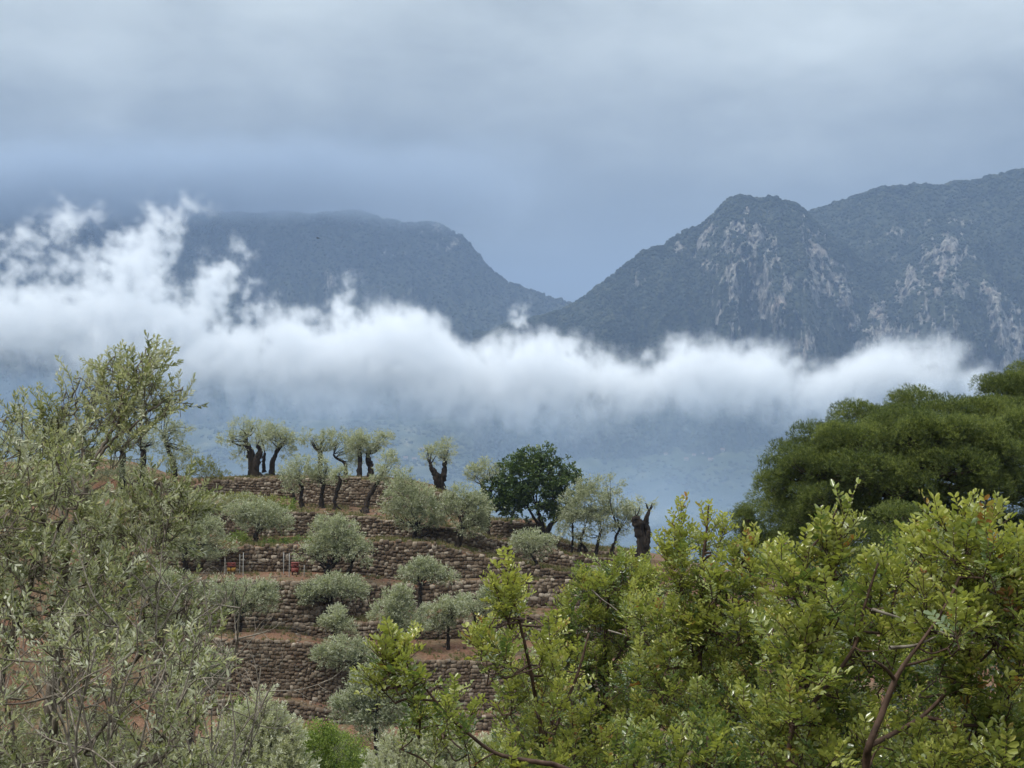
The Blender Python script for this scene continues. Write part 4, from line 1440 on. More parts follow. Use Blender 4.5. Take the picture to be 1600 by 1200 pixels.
         tint0=.34, updraft=.6, ground=True),
    dict(label='olive shrub with dusty leaves at the foot of the wall beside the dead twigs', D=74, n=7000,
         trunks=[[(300, 1110, 12), (300, 1090, 9), (302, 1074, 6)]], blobs=[(310, 1030, 26, 18), (330, 1050, 24, 20), (290, 1050, 28, 20), (316, 1066, 30, 14), (345, 1034, 12, 12)], tint0=.45),
    dict(label='straggly olive with a dark twisted foot on the lower path beside the near bush', D=88.5, n=5200,
         trunks=[[(276, 990, 18), (278, 972, 14), (272, 950, 11), (268, 936, 7)]], blobs=[(262, 912, 34, 20), (290, 924, 22, 15), (240, 926, 24, 18), (300, 938, 16, 10)], tint0=.42),
    # ---- right of the mound
    dict(label='sparse olive sprouting by the dark hollow below the earth mound', D=97, n=3600,
         trunks=[[(832, 904, 14), (834, 892, 12), (838, 880, 6), (830, 866, 4)]], blobs=[(826, 852, 24, 14), (848, 856, 18, 14), (810, 856, 14, 10), (838, 872, 18, 10), (860, 852, 10, 8)], tint0=.46),
    dict(label='wide many-stemmed olive right of the round dark green tree', D=102, n=14000, depth=.8,
         trunks=[[(930, 868, 9), (934, 850, 6), (938, 832, 5)], [(905, 862, 8), (908, 842, 5), (914, 824, 4)], [(955, 866, 8), (960, 846, 5), (968, 828, 4)], [(890, 888, 7), (893, 866, 5), (895, 842, 4), (894, 820, 3)], [(918, 862, 7), (900, 838, 4)]],
         blobs=[(935, 776, 36, 30), (910, 796, 28, 30), (960, 796, 28, 28), (940, 812, 46, 22), (900, 822, 24, 22), (976, 818, 22, 22), (945, 756, 22, 14), (925, 838, 30, 14, .6), (990, 806, 12, 16, .5), (958, 834, 26, 12, .5)],
         tint0=.33),
    dict(label='hollow old stump with one horn and a few twigs at the end of the hill', D=98, n=420, gnarl=.3,
         trunks=[[(1004, 872, 34), (1004, 852, 25), (999, 830, 21), (996, 816, 20), (994, 808, 11)], [(1008, 856, 18), (1012, 832, 15), (1009, 818, 12), (1014, 800, 8)]],
         blobs=[(1006, 796, 16, 7), (992, 798, 14, 10), (1016, 794, 8, 5)]),
    dict(label='low dark olive trunk almost hidden among the carob leaves', D=89, n=1800,
         trunks=[[(943, 946, 20), (944, 934, 18), (946, 924, 10)]], blobs=[(950, 906, 22, 12), (930, 912, 16, 9)]),
    # ---- behind the near olive at the left
    dict(label='tall grey olive standing alone on the bank behind the near olive branch', D=112, n=5200,
         trunks=[[(276, 738, 10), (272, 724, 8), (262, 700, 7), (256, 680, 6)]], blobs=[(258, 660, 18, 16), (270, 684, 16, 12), (284, 674, 16, 9), (248, 682, 12, 8), (276, 706, 24, 14), (296, 704, 14, 10), (280, 722, 22, 12), (258, 648, 10, 8)], tint0=.4),
    dict(label='olive with two black trunks on the earth bank behind the near branches', D=110, n=3600,
         trunks=[[(105, 736, 16), (106, 722, 12), (104, 708, 9)], [(138, 738, 18), (141, 724, 14), (142, 708, 9)]], blobs=[(118, 684, 30, 14), (150, 690, 22, 14), (90, 694, 22, 13), (130, 700, 30, 9), (120, 712, 40, 8)], tint0=.42),
]
for i, t in enumerate(MID):
    t = dict(t)
    t.setdefault('seed', i)
    name = 'olive_stump' if 'stump with a horn' in t['label'] else 'olive_tree'
    t['n'] = int(t['n'] * 1.55)
    t['tint0'] = t.get('tint0', .5) + .07
    if t['D'] < 101:
        t['blobs'] = [(b[0], b[1] - 7, b[2], b[3] * .86) + tuple(b[4:]) for b in t['blobs']]
    elif t['D'] > 106:
        t['n'] = int(t['n'] * .8)
    mid_tree(name, t.pop('label'), 'tree', OL, t.pop('D'), t.pop('trunks'), t.pop('blobs'), t.pop('n'), **t)

# the round dark green tree on the shoulder of the hill
mid_tree('carob_tree', 'round dark green carob tree on the hill shoulder between two olives', 'tree', None, 105.5,
         [[(848, 838, 11), (846, 822, 9), (842, 806, 8), (838, 792, 6)], [(850, 836, 10), (862, 818, 8), (878, 804, 6), (886, 792, 4)], [(846, 826, 6), (832, 806, 5), (824, 790, 4)]],
         [(840, 736, 42, 30), (812, 752, 38, 34), (868, 752, 34, 32), (800, 774, 34, 24), (880, 778, 26, 24), (840, 776, 50, 24), (822, 718, 26, 16), (850, 714, 22, 14), (890, 748, 18, 22), (784, 788, 20, 16), (852, 800, 40, 14), (815, 798, 30, 14), (882, 796, 26, 16), (775, 768, 22, 20), (900, 768, 18, 22), (760, 786, 14, 14), (800, 735, 30, 22), (880, 735, 26, 20), (905, 788, 14, 12)],
         27000, mat=MAT_CAROB_FAR, leaf=.19, lw=.12, tint0=.55, seed=77, updraft=.2, tuft_len=.32)

for q_, (lab_, x_, n_) in enumerate([('olive at the picture edge on the earth bank, low and wide', 30, 3000), ('olive behind the tall near branch, crown spreading over the earth bank', 190, 3600),
                                     ('small olive between the two black trunks and the tall grey olive', 222, 1800)]):
    mid_tree('olive_tree', lab_, 'tree', OL, 113 - q_, [[(x_, 728, 14), (x_ + 2, 712, 10), (x_ - 2, 700, 7)]],
             [(x_ - 16, 688, 20, 14), (x_ + 14, 684, 22, 15), (x_, 674, 18, 12), (x_ + 26, 696, 14, 9)], n_, seed=300 + q_, tint0=.45)
BU = 'bushes on the terraces'
for i, (lab, D, b, n, mat_, t0) in enumerate([
    ('soft green pine-like bush on the hilltop behind the wall end', 116.5, [(318, 730, 22, 16), (300, 738, 18, 12), (334, 738, 20, 9), (346, 742, 14, 5)], 4200, MAT_YELLOWGREEN, .35),
    ('yellow green bush at the end of the second terrace', 104.6, [(448, 790, 13, 10), (436, 796, 14, 8), (454, 800, 9, 9)], 2200, MAT_LIME, .5),
    ('low dull green weeds below the second wall', 99.5, [(465, 846, 14, 5), (440, 848, 14, 4), (480, 846, 8, 4), (420, 850, 12, 4)], 1600, MAT_LIME, .2),
    ('pale green weed bush beside the spreading olive on the second terrace', 99.8, [(372, 842, 14, 10), (362, 850, 12, 7), (382, 850, 10, 6)], 1600, MAT_LIME, .45),
    ('dry yellowish shrub strip on top of the second wall', 104.2, [(395, 781, 26, 6), (425, 784, 20, 6), (360, 778, 22, 5)], 2200, MAT_YELLOWGREEN, .45),
    ('lime green bush at the bottom of the hill between two silver olives', 40, [(515, 1175, 42, 34), (490, 1160, 30, 28), (545, 1190, 34, 34), (510, 1205, 60, 30), (530, 1150, 18, 16), (470, 1190, 26, 24), (440, 1215, 40, 30), (570, 1215, 40, 30), (515, 1225, 70, 26)], 30000, MAT_LIME, .5),
    ('dull brushwood along the edge of the earth bank behind the near olive', 111, [(60, 724, 40, 8), (120, 728, 40, 7), (180, 726, 40, 9), (220, 732, 24, 8), (0, 726, 40, 8), (150, 742, 60, 9), (60, 745, 60, 9), (110, 736, 40, 9), (190, 742, 40, 10)], 13000, MAT_OLIVE_FAR, .25),
    ('little lime green bush among the dead twigs', 45, [(375, 1110, 18, 22), (384, 1130, 18, 20), (362, 1130, 14, 18)], 2000, MAT_LIME, .4),
]):
    k = ppm(D)
    rng = np.random.default_rng(6000 + i)
    cx0 = float(np.mean([q[0] for q in b])); yb = max(q[1] + q[3] for q in b)
    base = PV(cx0, yb, D)
    base[2] = min(base[2], on_ground(cx0, D))
    r = thing('bush', lab, 'bush', base, BU)
    V, Fs, T = crown_leaves(b, D, n, .12 if D > 60 else .07, .05 if D > 60 else .032, rng, tint0=t0, tuft_len=.3 if D > 60 else .22, updraft=.6)
    obj('foliage', V - base, Fs, mat_, r, False, T)
    g = Geo()
    for q in b:
        e = PV(q[0], q[1], D)
        V, Fs = tube(curve_pts([base, (base + e) / 2 + rng.normal(0, .1, 3), e], 6), np.linspace(.05, .012, 6), 4, rng, .1)
        g.add(V, Fs)
    g.build('stem', MAT_GREYBARK, r, True, base)

# scrub in the hollow between the viewpoint and the terraces and on the overgrown left end of the hill
MAT_SCRUB = leaf_mat('scrub_leaves', [(0, (0.035, 0.050, 0.022)), (0.4, (0.085, 0.105, 0.045)), (0.75, (0.15, 0.165, 0.080)), (1, (0.24, 0.22, 0.12))], (0.20, 0.21, 0.14), .55, .3, .3)


def scrub_mesh(k):
    rng = np.random.default_rng(9900 + k)
    n = 520
    d = rand_dirs(n, rng)
    d[:, 2] = np.abs(d[:, 2])
    p = d * (rng.random((n, 1)) ** .4) * np.array([1, 1, .95]) * (.7 + .6 * fbm(d * 1.7 + 4 * k, 2, 3))[:, None]
    u_ = unit(d + np.array([0, 0, .6]) + rng.normal(0, .5, d.shape))
    s_ = rng.uniform(.7, 1.3, n) * .16
    V, Fs = instance(LEAF2[0], LEAF2[1], frames(u_, None, rng), p, np.stack([s_ * .35, s_, s_], -1))
    return new_mesh('scrub', V, Fs, [MAT_SCRUB], False, np.repeat(np.clip(rng.normal(.45, .22, n), 0, 1), 4))


sp, sz_ = [], []
for D_ in RNG.uniform(9, 79, 3600):
    x_ = RNG.uniform(-.46, .46) * max(D_, 30)
    px_ = 800 + x_ / max(D_, 44) * F
    j_ = int(np.argmin(np.abs(hcols - px_)))
    r_ = HG[:, j_]; o_ = np.argsort(r_[:, 1])
    X_ = float(np.interp(D_, r_[o_, 1], r_[o_, 0])); Z_ = float(np.interp(D_, r_[o_, 1], r_[o_, 2]))
    sp.append((X_, D_, Z_ - .15)); sz_.append(RNG.uniform(.5, 1.15) * (.55 + .45 * min(1, D_ / 40)))
for q_ in range(900):
    px_ = RNG.uniform(-250, 262); D_ = RNG.uniform(80, 113)
    if vnoise(np.array([[px_ / 40, D_ / 4]]), 9)[0] < .38:
        continue
    sp.append(((px_ - 800) / F * D_, D_, on_ground(px_, D_) - .1)); sz_.append(RNG.uniform(.35, .9))
uo = points_with_instances('undergrowth', np.array(sp), np.array(sz_), [scrub_mesh(k) for k in range(5)])
set_props(uo, 'low grey green scrub covering the hollow below the terraces', 'undergrowth', None, 'stuff')

# posts and painted boxes on the red strip
mp = M('galvanised_post'); MAT_POST = mp.surf((0.24, 0.24, 0.23), 0.5, 0.5)
GP = 'thin metal posts round the red boxes'
for (x, y0, y1, lab) in [(352.5, 872, 896.5, 'thin grey post at the outer side of the red and yellow box'), (375.5, 862, 893, 'thin grey post nearest behind the red and yellow box'),
                         (381, 860, 896.5, 'tall thin grey post just past the red and yellow box'), (444, 862, 895, 'first of the pair of tall thin posts before the plain red box'),
                         (452.8, 862, 899, 'pale tall thin post standing against the plain red box'), (476, 880, 896.5, 'short thin post between the plain red box and the central olive')]:
    D = 94.6 if y1 > 896 else 95.6
    if y1 > 898: D = 94.0
    g0 = on_ground(x, D)
    h = (y1 - y0) / ppm(D)
    r = thing('post', lab, 'post', ((x - 800) / F * D, D, g0 - .05), GP)
    V, Fs = tube(np.array([[0, 0, -0.2], [0.01, 0, h * .5], [0.015, 0, h]]), [.032, .032, .030], 6)
    obj('pole', V, Fs, MAT_POST, r)
    V, Fs = tube(np.array([[0.015, 0, h], [0.015, 0, h + .02]]), [.040, .036], 6)
    obj('cap', V, Fs, MAT_POST, r)
mp = M('red_paint'); MAT_RED = mp.surf(mp.ramp(mp.noise(mp.pos(), 9, 3, .6), [(.35, (.10, .022, .018)), (.7, (.20, .048, .036))]), .6, .3)
mp = M('yellow_paint'); MAT_YEL = mp.surf(mp.ramp(mp.noise(mp.pos(), 9, 3, .6), [(.35, (.26, .13, .02)), (.7, (.38, .22, .035))]), .6, .3)
mp = M('dark_opening'); MAT_DARK = mp.surf((.02, .012, .012), .8, .2)


def field_box(lab, x, D, w, h, low, hi_, cross, red_side):
    b = (((x - 800) / F * D), D, on_ground(x, D))
    r = thing('field_box', lab, 'box', b, None)
    obj('leg', *box(-w * .4, 0, .10, .07, .07, .24), MAT_DARK, r)
    obj('leg', *box(w * .4, 0, .10, .07, .07, .24), MAT_DARK, r)
    obj('lower_box', *box(0, 0, .18 + h * .24, w, w * .9, h * .48), low, r)
    obj('upper_box', *box(0, 0, .185 + h * .72, w * 1.04, w * .92, h * .46), hi_, r)
    obj('lid', *box(0, 0, .19 + h * .98, w * 1.14, w * 1.05, .05), MAT_RED, r)
    if cross:
        obj('slot', *box(0, -w * .47, .19 + h * .56, w * .5, .05, h * .12), MAT_DARK, r)
        obj('divider', *box(0, -w * .46, .18 + h * .24, .05, .04, h * .44), MAT_DARK, r)
    else:
        obj('handle', *box(0, -w * .48, .19 + h * .72, w * .35, .05, .05), MAT_DARK, r)


field_box('little box, red above and yellow below with a dark slot, on the red dirt strip', 363, 95.0, .50, .56, MAT_YEL, MAT_RED, True, False)
field_box('plain dull red box beside the thin posts and the central olive', 462, 95.0, .46, .66, MAT_RED, MAT_RED, False, True)

# a bird far out over the valley
mbird = M('bird_feathers'); MAT_BIRD = mbird.surf((.02, .02, .022), .8, .2)
bp = PV(496, 372, 260)
bird = thing('bird', 'tiny dark bird gliding in front of the long blue mountain', 'bird', bp)
g = Geo()
V, Fc = icosphere(2)
V = V * np.array([.30, .09, .085]) * (1 - .35 * np.clip(-V[:, :1], 0, 1))
g.add(V, [Fc])
V, Fc = icosphere(1)
g.add(V * .075 + np.array([.33, 0, .03]), [Fc])
g.add(np.array([[.39, .02, .03], [.39, -.02, .03], [.46, 0, .015]]), [np.array([[0, 1, 2]])])
g.add(np.array([[-.26, .05, 0], [-.26, -.05, 0], [-.52, -.10, .01], [-.52, .10, .01]]), [np.array([[0, 1, 2, 3]])])
g.build('body', MAT_BIRD, bird, True)
for s in (-1, 1):
    W = np.array([[.16, s * .06, .04], [-.12, s * .06, .03], [.14, s * .32, .13], [-.12, s * .34, .11], [.02, s * .66, .10], [-.10, s * .62, .09]])
    W = np.concatenate([W, W - [0, 0, .015]])
    obj('wing', W, [np.array([[0, 1, 3, 2], [2, 3, 5, 4], [6, 8, 9, 7], [8, 10, 11, 9], [0, 2, 8, 6], [2, 4, 10, 8], [1, 7, 9, 3], [3, 9, 11, 5]])], MAT_BIRD, bird)
bird.rotation_euler = (0.15, 0.1, 0.3)

# ------------------------------------------------------------------ pines at the right
MAT_NEEDLE = leaf_mat('pine_needles', [(0, (0.028, 0.044, 0.012)), (0.5, (0.082, 0.110, 0.025)), (1, (0.195, 0.225, 0.056))], None, 0.5, 0.3, 0.3, 1.5, 0.55)
mb = M('pine_bark')
bn = mb.noise(mb.pos(), 7.0, 6.0, 0.65, (1, 1, 0.4))
MAT_PINEBARK = mb.surf(mb.ramp(bn, [(0.3, (0.020, 0.014, 0.011)), (0.6, (0.085, 0.062, 0.050)), (0.8, (0.18, 0.15, 0.13))]), 0.95, 0.15, mb.bump(bn, 0.9, 0.03))


def needle_clump_mesh(k, ntuft=240, nn=9):
    rng = np.random.default_rng(8000 + k)
    # a rounded pad, flatter below: shoots end on its upper side
    d = rand_dirs(ntuft, rng)
    d[:, 2] = np.abs(d[:, 2]) * 1.1 - 0.18
    d = unit(d)
    c = d * (rng.uniform(.68, 1.0, (ntuft, 1))) * np.array([1, 1, .80])
    c *= (0.75 + 0.5 * fbm(d * 1.6 + k * 3, 2, 4))[:, None]
    sd = unit(d * .7 + np.array([0, 0, .55]) + rng.normal(0, .25, d.shape))
    pos = np.repeat(c, nn, 0) + np.repeat(sd, nn, 0) * rng.uniform(0, .10, (ntuft * nn, 1))
    nd = unit(np.repeat(sd, nn, 0) + rng.normal(0, .62, (ntuft * nn, 3)))
    R = frames(nd, None, rng)
    tV = np.array([[-.5, 0, 0], [.5, 0, 0], [0, 1, 0]])
    l = rng.uniform(.11, .18, ntuft * nn)
    V, Fs = instance(tV, [np.array([[0, 1, 2]])], R, pos, np.stack([np.full_like(l, .018), l, l], -1))
    t = np.clip(np.repeat(rng.normal(.5, .2, ntuft), nn) + rng.normal(0, .18, ntuft * nn), 0, 1)
    return new_mesh('needle_clump', V, Fs, [MAT_NEEDLE], False, np.repeat(t, 3))


CLUMPS = [needle_clump_mesh(k) for k in range(5)]


def pine(label, D, trunk, lobes, per_area, csize, seed, group):
    """lobes (px, py, rx, ry, dD): masses of the crown; clumps sit on their upper and outer sides, branches reach into them"""
    rng = np.random.default_rng(seed)
    k = ppm(D)
    tr = np.array(trunk, float)
    base = PV(tr[0, 0], tr[0, 1], D)
    gz = on_ground(tr[0, 0], D)
    base[2] = min(base[2], gz) - .2
    root = thing('pine_tree', label, 'tree', base, group)
    path = PV(tr[:, 0], tr[:, 1], D)
    path[0] = base
    pp = curve_pts(path, 18)
    V, Fs = tube(pp, np.interp(np.linspace(0, 1, 18), np.linspace(0, 1, len(tr)), tr[:, 2] / k / 2), 10, rng, .10)
    obj('trunk', V - base, Fs, MAT_PINEBARK, root, True)
    nc_ = 0
    for (x, y, rx, ry, dD) in lobes:
        rx, ry = rx * .88, ry * .68
        x = x + 5
        Dl = D + dD
        c = PV(x, y, Dl)
        R3 = np.array([rx / k, (rx + ry) / 2 / k, ry / k])
        n = max(4, int(per_area * 3.0 * rx * ry / (csize * k) ** 2))
        d = rand_dirs(n * 3, rng)
        d = d[d[:, 2] > -0.12][:n]
        d[:, 1] = np.where(rng.random(len(d)) < .55, -np.abs(d[:, 1]), d[:, 1])
        q = c + d * R3 * rng.uniform(.80, 1.05, (len(d), 1))
        a = pp[np.clip(int(10 + rng.integers(0, 7)), 0, 17)]
        mid = a + (c - a) * .5 + np.array([0, 0, -.1]) + rng.normal(0, .15, 3)
        bpth = curve_pts([a, mid, c - np.array([0, 0, R3[2] * .3])], 9)
        V, Fs = tube(bpth, np.linspace(.11, .035, 9), 6, rng, .15)
        br = obj('branch', V - base, Fs, MAT_PINEBARK, root, True)
        g = Geo()
        for e in q:
            s0 = bpth[rng.integers(5, 9)]
            V, Fs = tube(curve_pts([s0, (s0 + e) / 2 + rng.normal(0, .08, 3) - [0, 0, .08], e], 5), np.linspace(.03, .012, 5), 4, rng)
            g.add(V, Fs)
        g.build('twig', MAT_PINEBARK, br, True, base)
        for e, dd_ in zip(q, d):
            o = bpy.data.objects.new('needle_clump', CLUMPS[rng.integers(0, 5)])
            COL.objects.link(o)
            o.parent = br
            o.location = Vector(e - base)
            s = csize * rng.uniform(.75, 1.3)
            o.scale = (s * rng.uniform(.9, 1.2), s, s * rng.uniform(.75, 1.0))
            tilt = Vector((dd_[0], dd_[1], max(dd_[2], .1) + .8)).to_track_quat('Z', 'Y').to_euler()
            o.rotation_euler = (tilt.x, tilt.y, rng.uniform(0, 6.28))
            nc_ += 1
    return nc_


PG = 'Aleppo pines behind the carob bushes'
n1_ = pine('great spreading Aleppo pine with a dense dark green crown behind the carob bushes', 46,
           [(1452, 960, 34), (1448, 880, 30), (1440, 820, 24), (1425, 760, 18), (1410, 715, 12)],
           [(1240, 745, 50, 34, -1), (1212, 770, 26, 30, 0), (1235, 715, 36, 20, 0), (1290, 690, 42, 28, 0), (1270, 735, 56, 40, -2.0), (1330, 700, 52, 38, -2.2), (1350, 662, 52, 30, .5), (1420, 640, 34, 32, 1.0),
            (1400, 680, 60, 40, -1.2), (1440, 690, 60, 42, -2.6), (1500, 690, 52, 40, -2.4), (1545, 720, 44, 42, -2.2), (1470, 735, 62, 34, -3.0), (1350, 745, 60, 34, -3.2), (1280, 785, 50, 28, -2.6),
            (1235, 805, 34, 26, -.5), (1260, 815, 44, 24, -2), (1400, 770, 44, 22, -3.4), (1560, 770, 50, 36, -2), (1590, 735, 40, 40, -1.5), (1520, 770, 40, 26, -2.6), (1330, 800, 40, 22, -2.4),
            (1470, 660, 46, 34, 0), (1520, 655, 46, 34, .5), (1565, 690, 46, 34, -.5), (1600, 680, 40, 40, -1), (1310, 715, 50, 36, 1), (1380, 690, 50, 36, 1), (1450, 725, 50, 36, 1.2), (1380, 735, 60, 40, .5), (1500, 740, 60, 40, .5), (1300, 765, 60, 30, .5), (1450, 790, 60, 30, .2), (1215, 830, 34, 22, -.5), (1245, 850, 44, 26, -1.5), (1290, 830, 50, 26, 0), (1340, 840, 50, 26, 0), (1210, 790, 30, 24, .8), (1300, 745, 60, 40, 1.5), (1410, 820, 60, 30, 1), (1520, 820, 60, 34, .5), (1590, 830, 50, 30, 0), (1380, 815, 34, 18, -2.6), (1610, 790, 40, 36, -1.5)], 4.0, .52, 11, PG)
n2_ = pine('taller pine at the very edge of the picture, its crown rising above the great pine', 52,
           [(1640, 930, 30), (1630, 820, 26), (1610, 720, 20), (1590, 650, 12)],
           [(1560, 625, 46, 30, 0), (1600, 612, 44, 30, 0), (1535, 648, 34, 26, 0), (1585, 650, 50, 30, -1), (1630, 640, 46, 44, 0), (1545, 605, 20, 14, 0), (1600, 590, 30, 16, .5), (1510, 660, 26, 20, 1),
            (1620, 690, 40, 34, -1), (1570, 680, 36, 24, 0)], 3.6, .52, 12, PG)
n3_ = pine('small light green pine standing before the dark trunk of the great pine', 38,
           [(1400, 980, 14), (1398, 920, 12), (1396, 870, 8), (1395, 830, 5)],
           [(1395, 815, 34, 24, 0), (1360, 850, 40, 28, 0), (1425, 850, 38, 28, 0), (1395, 880, 56, 34, -.6), (1340, 895, 40, 30, 0), (1440, 900, 40, 34, 0), (1300, 880, 40, 34, .5), (1300, 930, 50, 34, .5), (1390, 930, 60, 40, -.5),
            (1470, 930, 40, 40, 0)], 3.4, .44, 13, PG)
n4_ = pine('little bushy pine sapling seen between the carob shoots and the great pine', 44,
           [(1165, 900, 8), (1165, 860, 5), (1164, 835, 3), (1164, 818, 2)],
           [(1165, 804, 14, 16, 0), (1170, 815, 16, 18, 0), (1158, 818, 16, 16, 0), (1160, 836, 24, 20, 0), (1180, 845, 26, 22, 0), (1210, 860, 30, 26, 0), (1150, 860, 26, 22, 0), (1240, 880, 36, 26, 0), (1200, 895, 50, 24, 0)], 2.6, .38, 14, PG)

# ================================================================== the near olives
MAT_OLIVE = leaf_mat('olive_leaves', [(0, (0.075, 0.095, 0.036)), (0.4, (0.170, 0.192, 0.085)), (0.75, (0.275, 0.29, 0.150)), (1, (0.38, 0.36, 0.20))],
                     (0.36, 0.37, 0.27), 0.40, 0.45, 0.32, 1.4, 0.3)
MAT_SILVER = leaf_mat('silver_olive_leaves', [(0, (0.15, 0.175, 0.09)), (0.4, (0.28, 0.30, 0.18)), (0.75, (0.40, 0.415, 0.27)), (1, (0.50, 0.50, 0.36))],
                      (0.42, 0.43, 0.34), 0.45, 0.35, 0.32, 1.3, 0.25)
NARROW = (np.array([[0, 0, 0], [-.5, .32, .10], [-.42, .72, .07], [0, 1, -.05], [.42, .72, .07], [.5, .32, .10], [0, .5, 0]]),
          [np.array([[0, 6, 2, 1], [6, 3, 4, 4]])[:1], np.array([[0, 5, 4, 6]]), np.array([[6, 3, 2], [6, 4, 3]])])
NARROW = (NARROW[0], [np.array([[0, 6, 2, 1], [0, 5, 4, 6]]), np.array([[6, 3, 2], [6, 4, 3]])])


KITE = (np.array([[0, 0, 0], [-.5, .45, .09], [0, 1, -.04], [.5, .45, .09]]), [np.array([[0, 3, 2, 1]])])


def olive_sprig(k, nl=30, ln=.24, leaf=.046, lw=.0125, t0=.5, shape=NARROW):
    rng = np.random.default_rng(9100 + k)
    n = nl
    t = np.linspace(.05, 1.0, n)
    curve = np.stack([.04 * np.sin(t * 3 + k) * t, t * ln, .035 * np.sin(t * 2.2 + 2 * k) * t], -1)
    side = np.where(np.arange(n) % 2 == 0, 1.0, -1.0)
    roll = (np.arange(n) // 2) * 1.57 + rng.normal(0, .5, n)
    rad = np.stack([np.cos(roll) * side, np.zeros(n), np.sin(roll) * side], -1)
    d = unit(rad * (1.0 - .55 * t[:, None]) + np.array([0, .8, 0]) + rng.normal(0, .2, (n, 3)))
    R = frames(d, rng.normal(0, .7, n), rng)
    s = leaf * rng.uniform(.75, 1.2, n) * (1 - .35 * (t > .93))
    V, Fs = instance(shape[0], shape[1], R, curve, np.stack([np.full(n, lw) * rng.uniform(.8, 1.25, n), s, s * .6], -1))
    g = Geo()
    g.add(V, Fs, np.repeat(np.clip(rng.normal(t0, .2, n) + .15 * (t > .8), 0, 1), len(shape[0])))
    return g, curve


def sprig_arrays(k, nseg, step, **kw):
    g, curve = olive_sprig(k, **kw)
    V, Fs, T = g.arrays()
    pth = np.concatenate([[[0, -.12, 0]], curve[::step]])
    TV, TF = tube(pth, np.linspace(.0032, .0012, len(pth)), nseg)
    n = len(V)
    mi = np.concatenate([np.zeros(sum(len(f) for f in Fs)), np.ones(sum(len(f) for f in TF))])
    return np.concatenate([V, TV]), list(Fs) + [f + n for f in TF], np.concatenate([T, np.full(len(TV), .5)]), mi


def sprig_mesh(k, mats, **kw):
    V, faces, T, mi = sprig_arrays(k, 4, 4, **kw)
    return new_mesh('sprig', V, faces, mats, False, T, mi), sprig_arrays(k, 3, 12, shape=KITE, **kw)


SPRIGS = [sprig_mesh(k, [MAT_OLIVE, MAT_GREYBARK]) for k in range(8)]
SPRIGS_SPARSE = [sprig_mesh(20 + k, [MAT_OLIVE, MAT_GREYBARK], nl=11, ln=.30, t0=.6) for k in range(5)]
SPRIGS_SILVER = [sprig_mesh(40 + k, [MAT_SILVER, MAT_GREYBARK], nl=30, ln=.24, leaf=.058, lw=.017, t0=.6) for k in range(5)]


def mats4(R, S, T):
    m = np.zeros((len(T), 4, 4))
    m[:, :3, :3] = R * S[:, None, None]
    m[:, :3, 3] = T
    m[:, 3, 3] = 1
    return m


def place_parts(root, base, part, protos, rng, pos, R, S, limit=300, stuff_name='foliage', mats=None, pick=None):
    """up to LIMIT parts that share a few meshes (those nearest the viewer's side first), the rest joined into one part"""
    from mathutils import Matrix
    n = len(pos)
    pick = rng.integers(0, len(protos), n) if pick is None else pick
    order = np.argsort(pos[:, 1] + rng.uniform(0, .5, n))
    one = order[:limit]
    rest = order[limit:]
    m4 = mats4(R, S, pos - base)
    for i in one:
        o = bpy.data.objects.new(part, protos[pick[i]][0])
        COL.objects.link(o)
        o.parent = root
        o.matrix_basis = Matrix(m4[i].tolist())
    if len(rest):
        Vs, Fd, Ts, Ms, off = [], {}, [], {}, 0
        for k in range(len(protos)):
            q = rest[pick[rest] == k]
            if not len(q):
                continue
            V, faces, T, mi = protos[k][1]
            W = np.einsum('nij,mj->nmi', R[q] * S[q][:, None, None], V) + (pos[q] - base)[:, None, :]
            jit = rng.normal(0, .09, len(q))
            a = 0
            for f in faces:
                m_ = mi[a:a + len(f)]
                a += len(f)
                ff = (f[None] + (np.arange(len(q)) * len(V))[:, None, None]).reshape(-1, f.shape[1]) + off
                Fd.setdefault(f.shape[1], []).append(ff)
                Ms.setdefault(f.shape[1], []).append(np.tile(m_, len(q)))
            Vs.append(W.reshape(-1, 3))
            Ts.append(np.clip(np.tile(T, len(q)) + np.repeat(jit, len(V)), 0, 1))
            off += len(q) * len(V)
        keys = list(Fd)
        o = obj(stuff_name, np.concatenate(Vs), [np.concatenate(Fd[k]) for k in keys], protos[0][0].materials[:] if mats is None else mats, root, False,
                np.concatenate(Ts), None, np.concatenate([np.concatenate(Ms[k]) for k in keys]))
        o['kind'] = 'stuff'


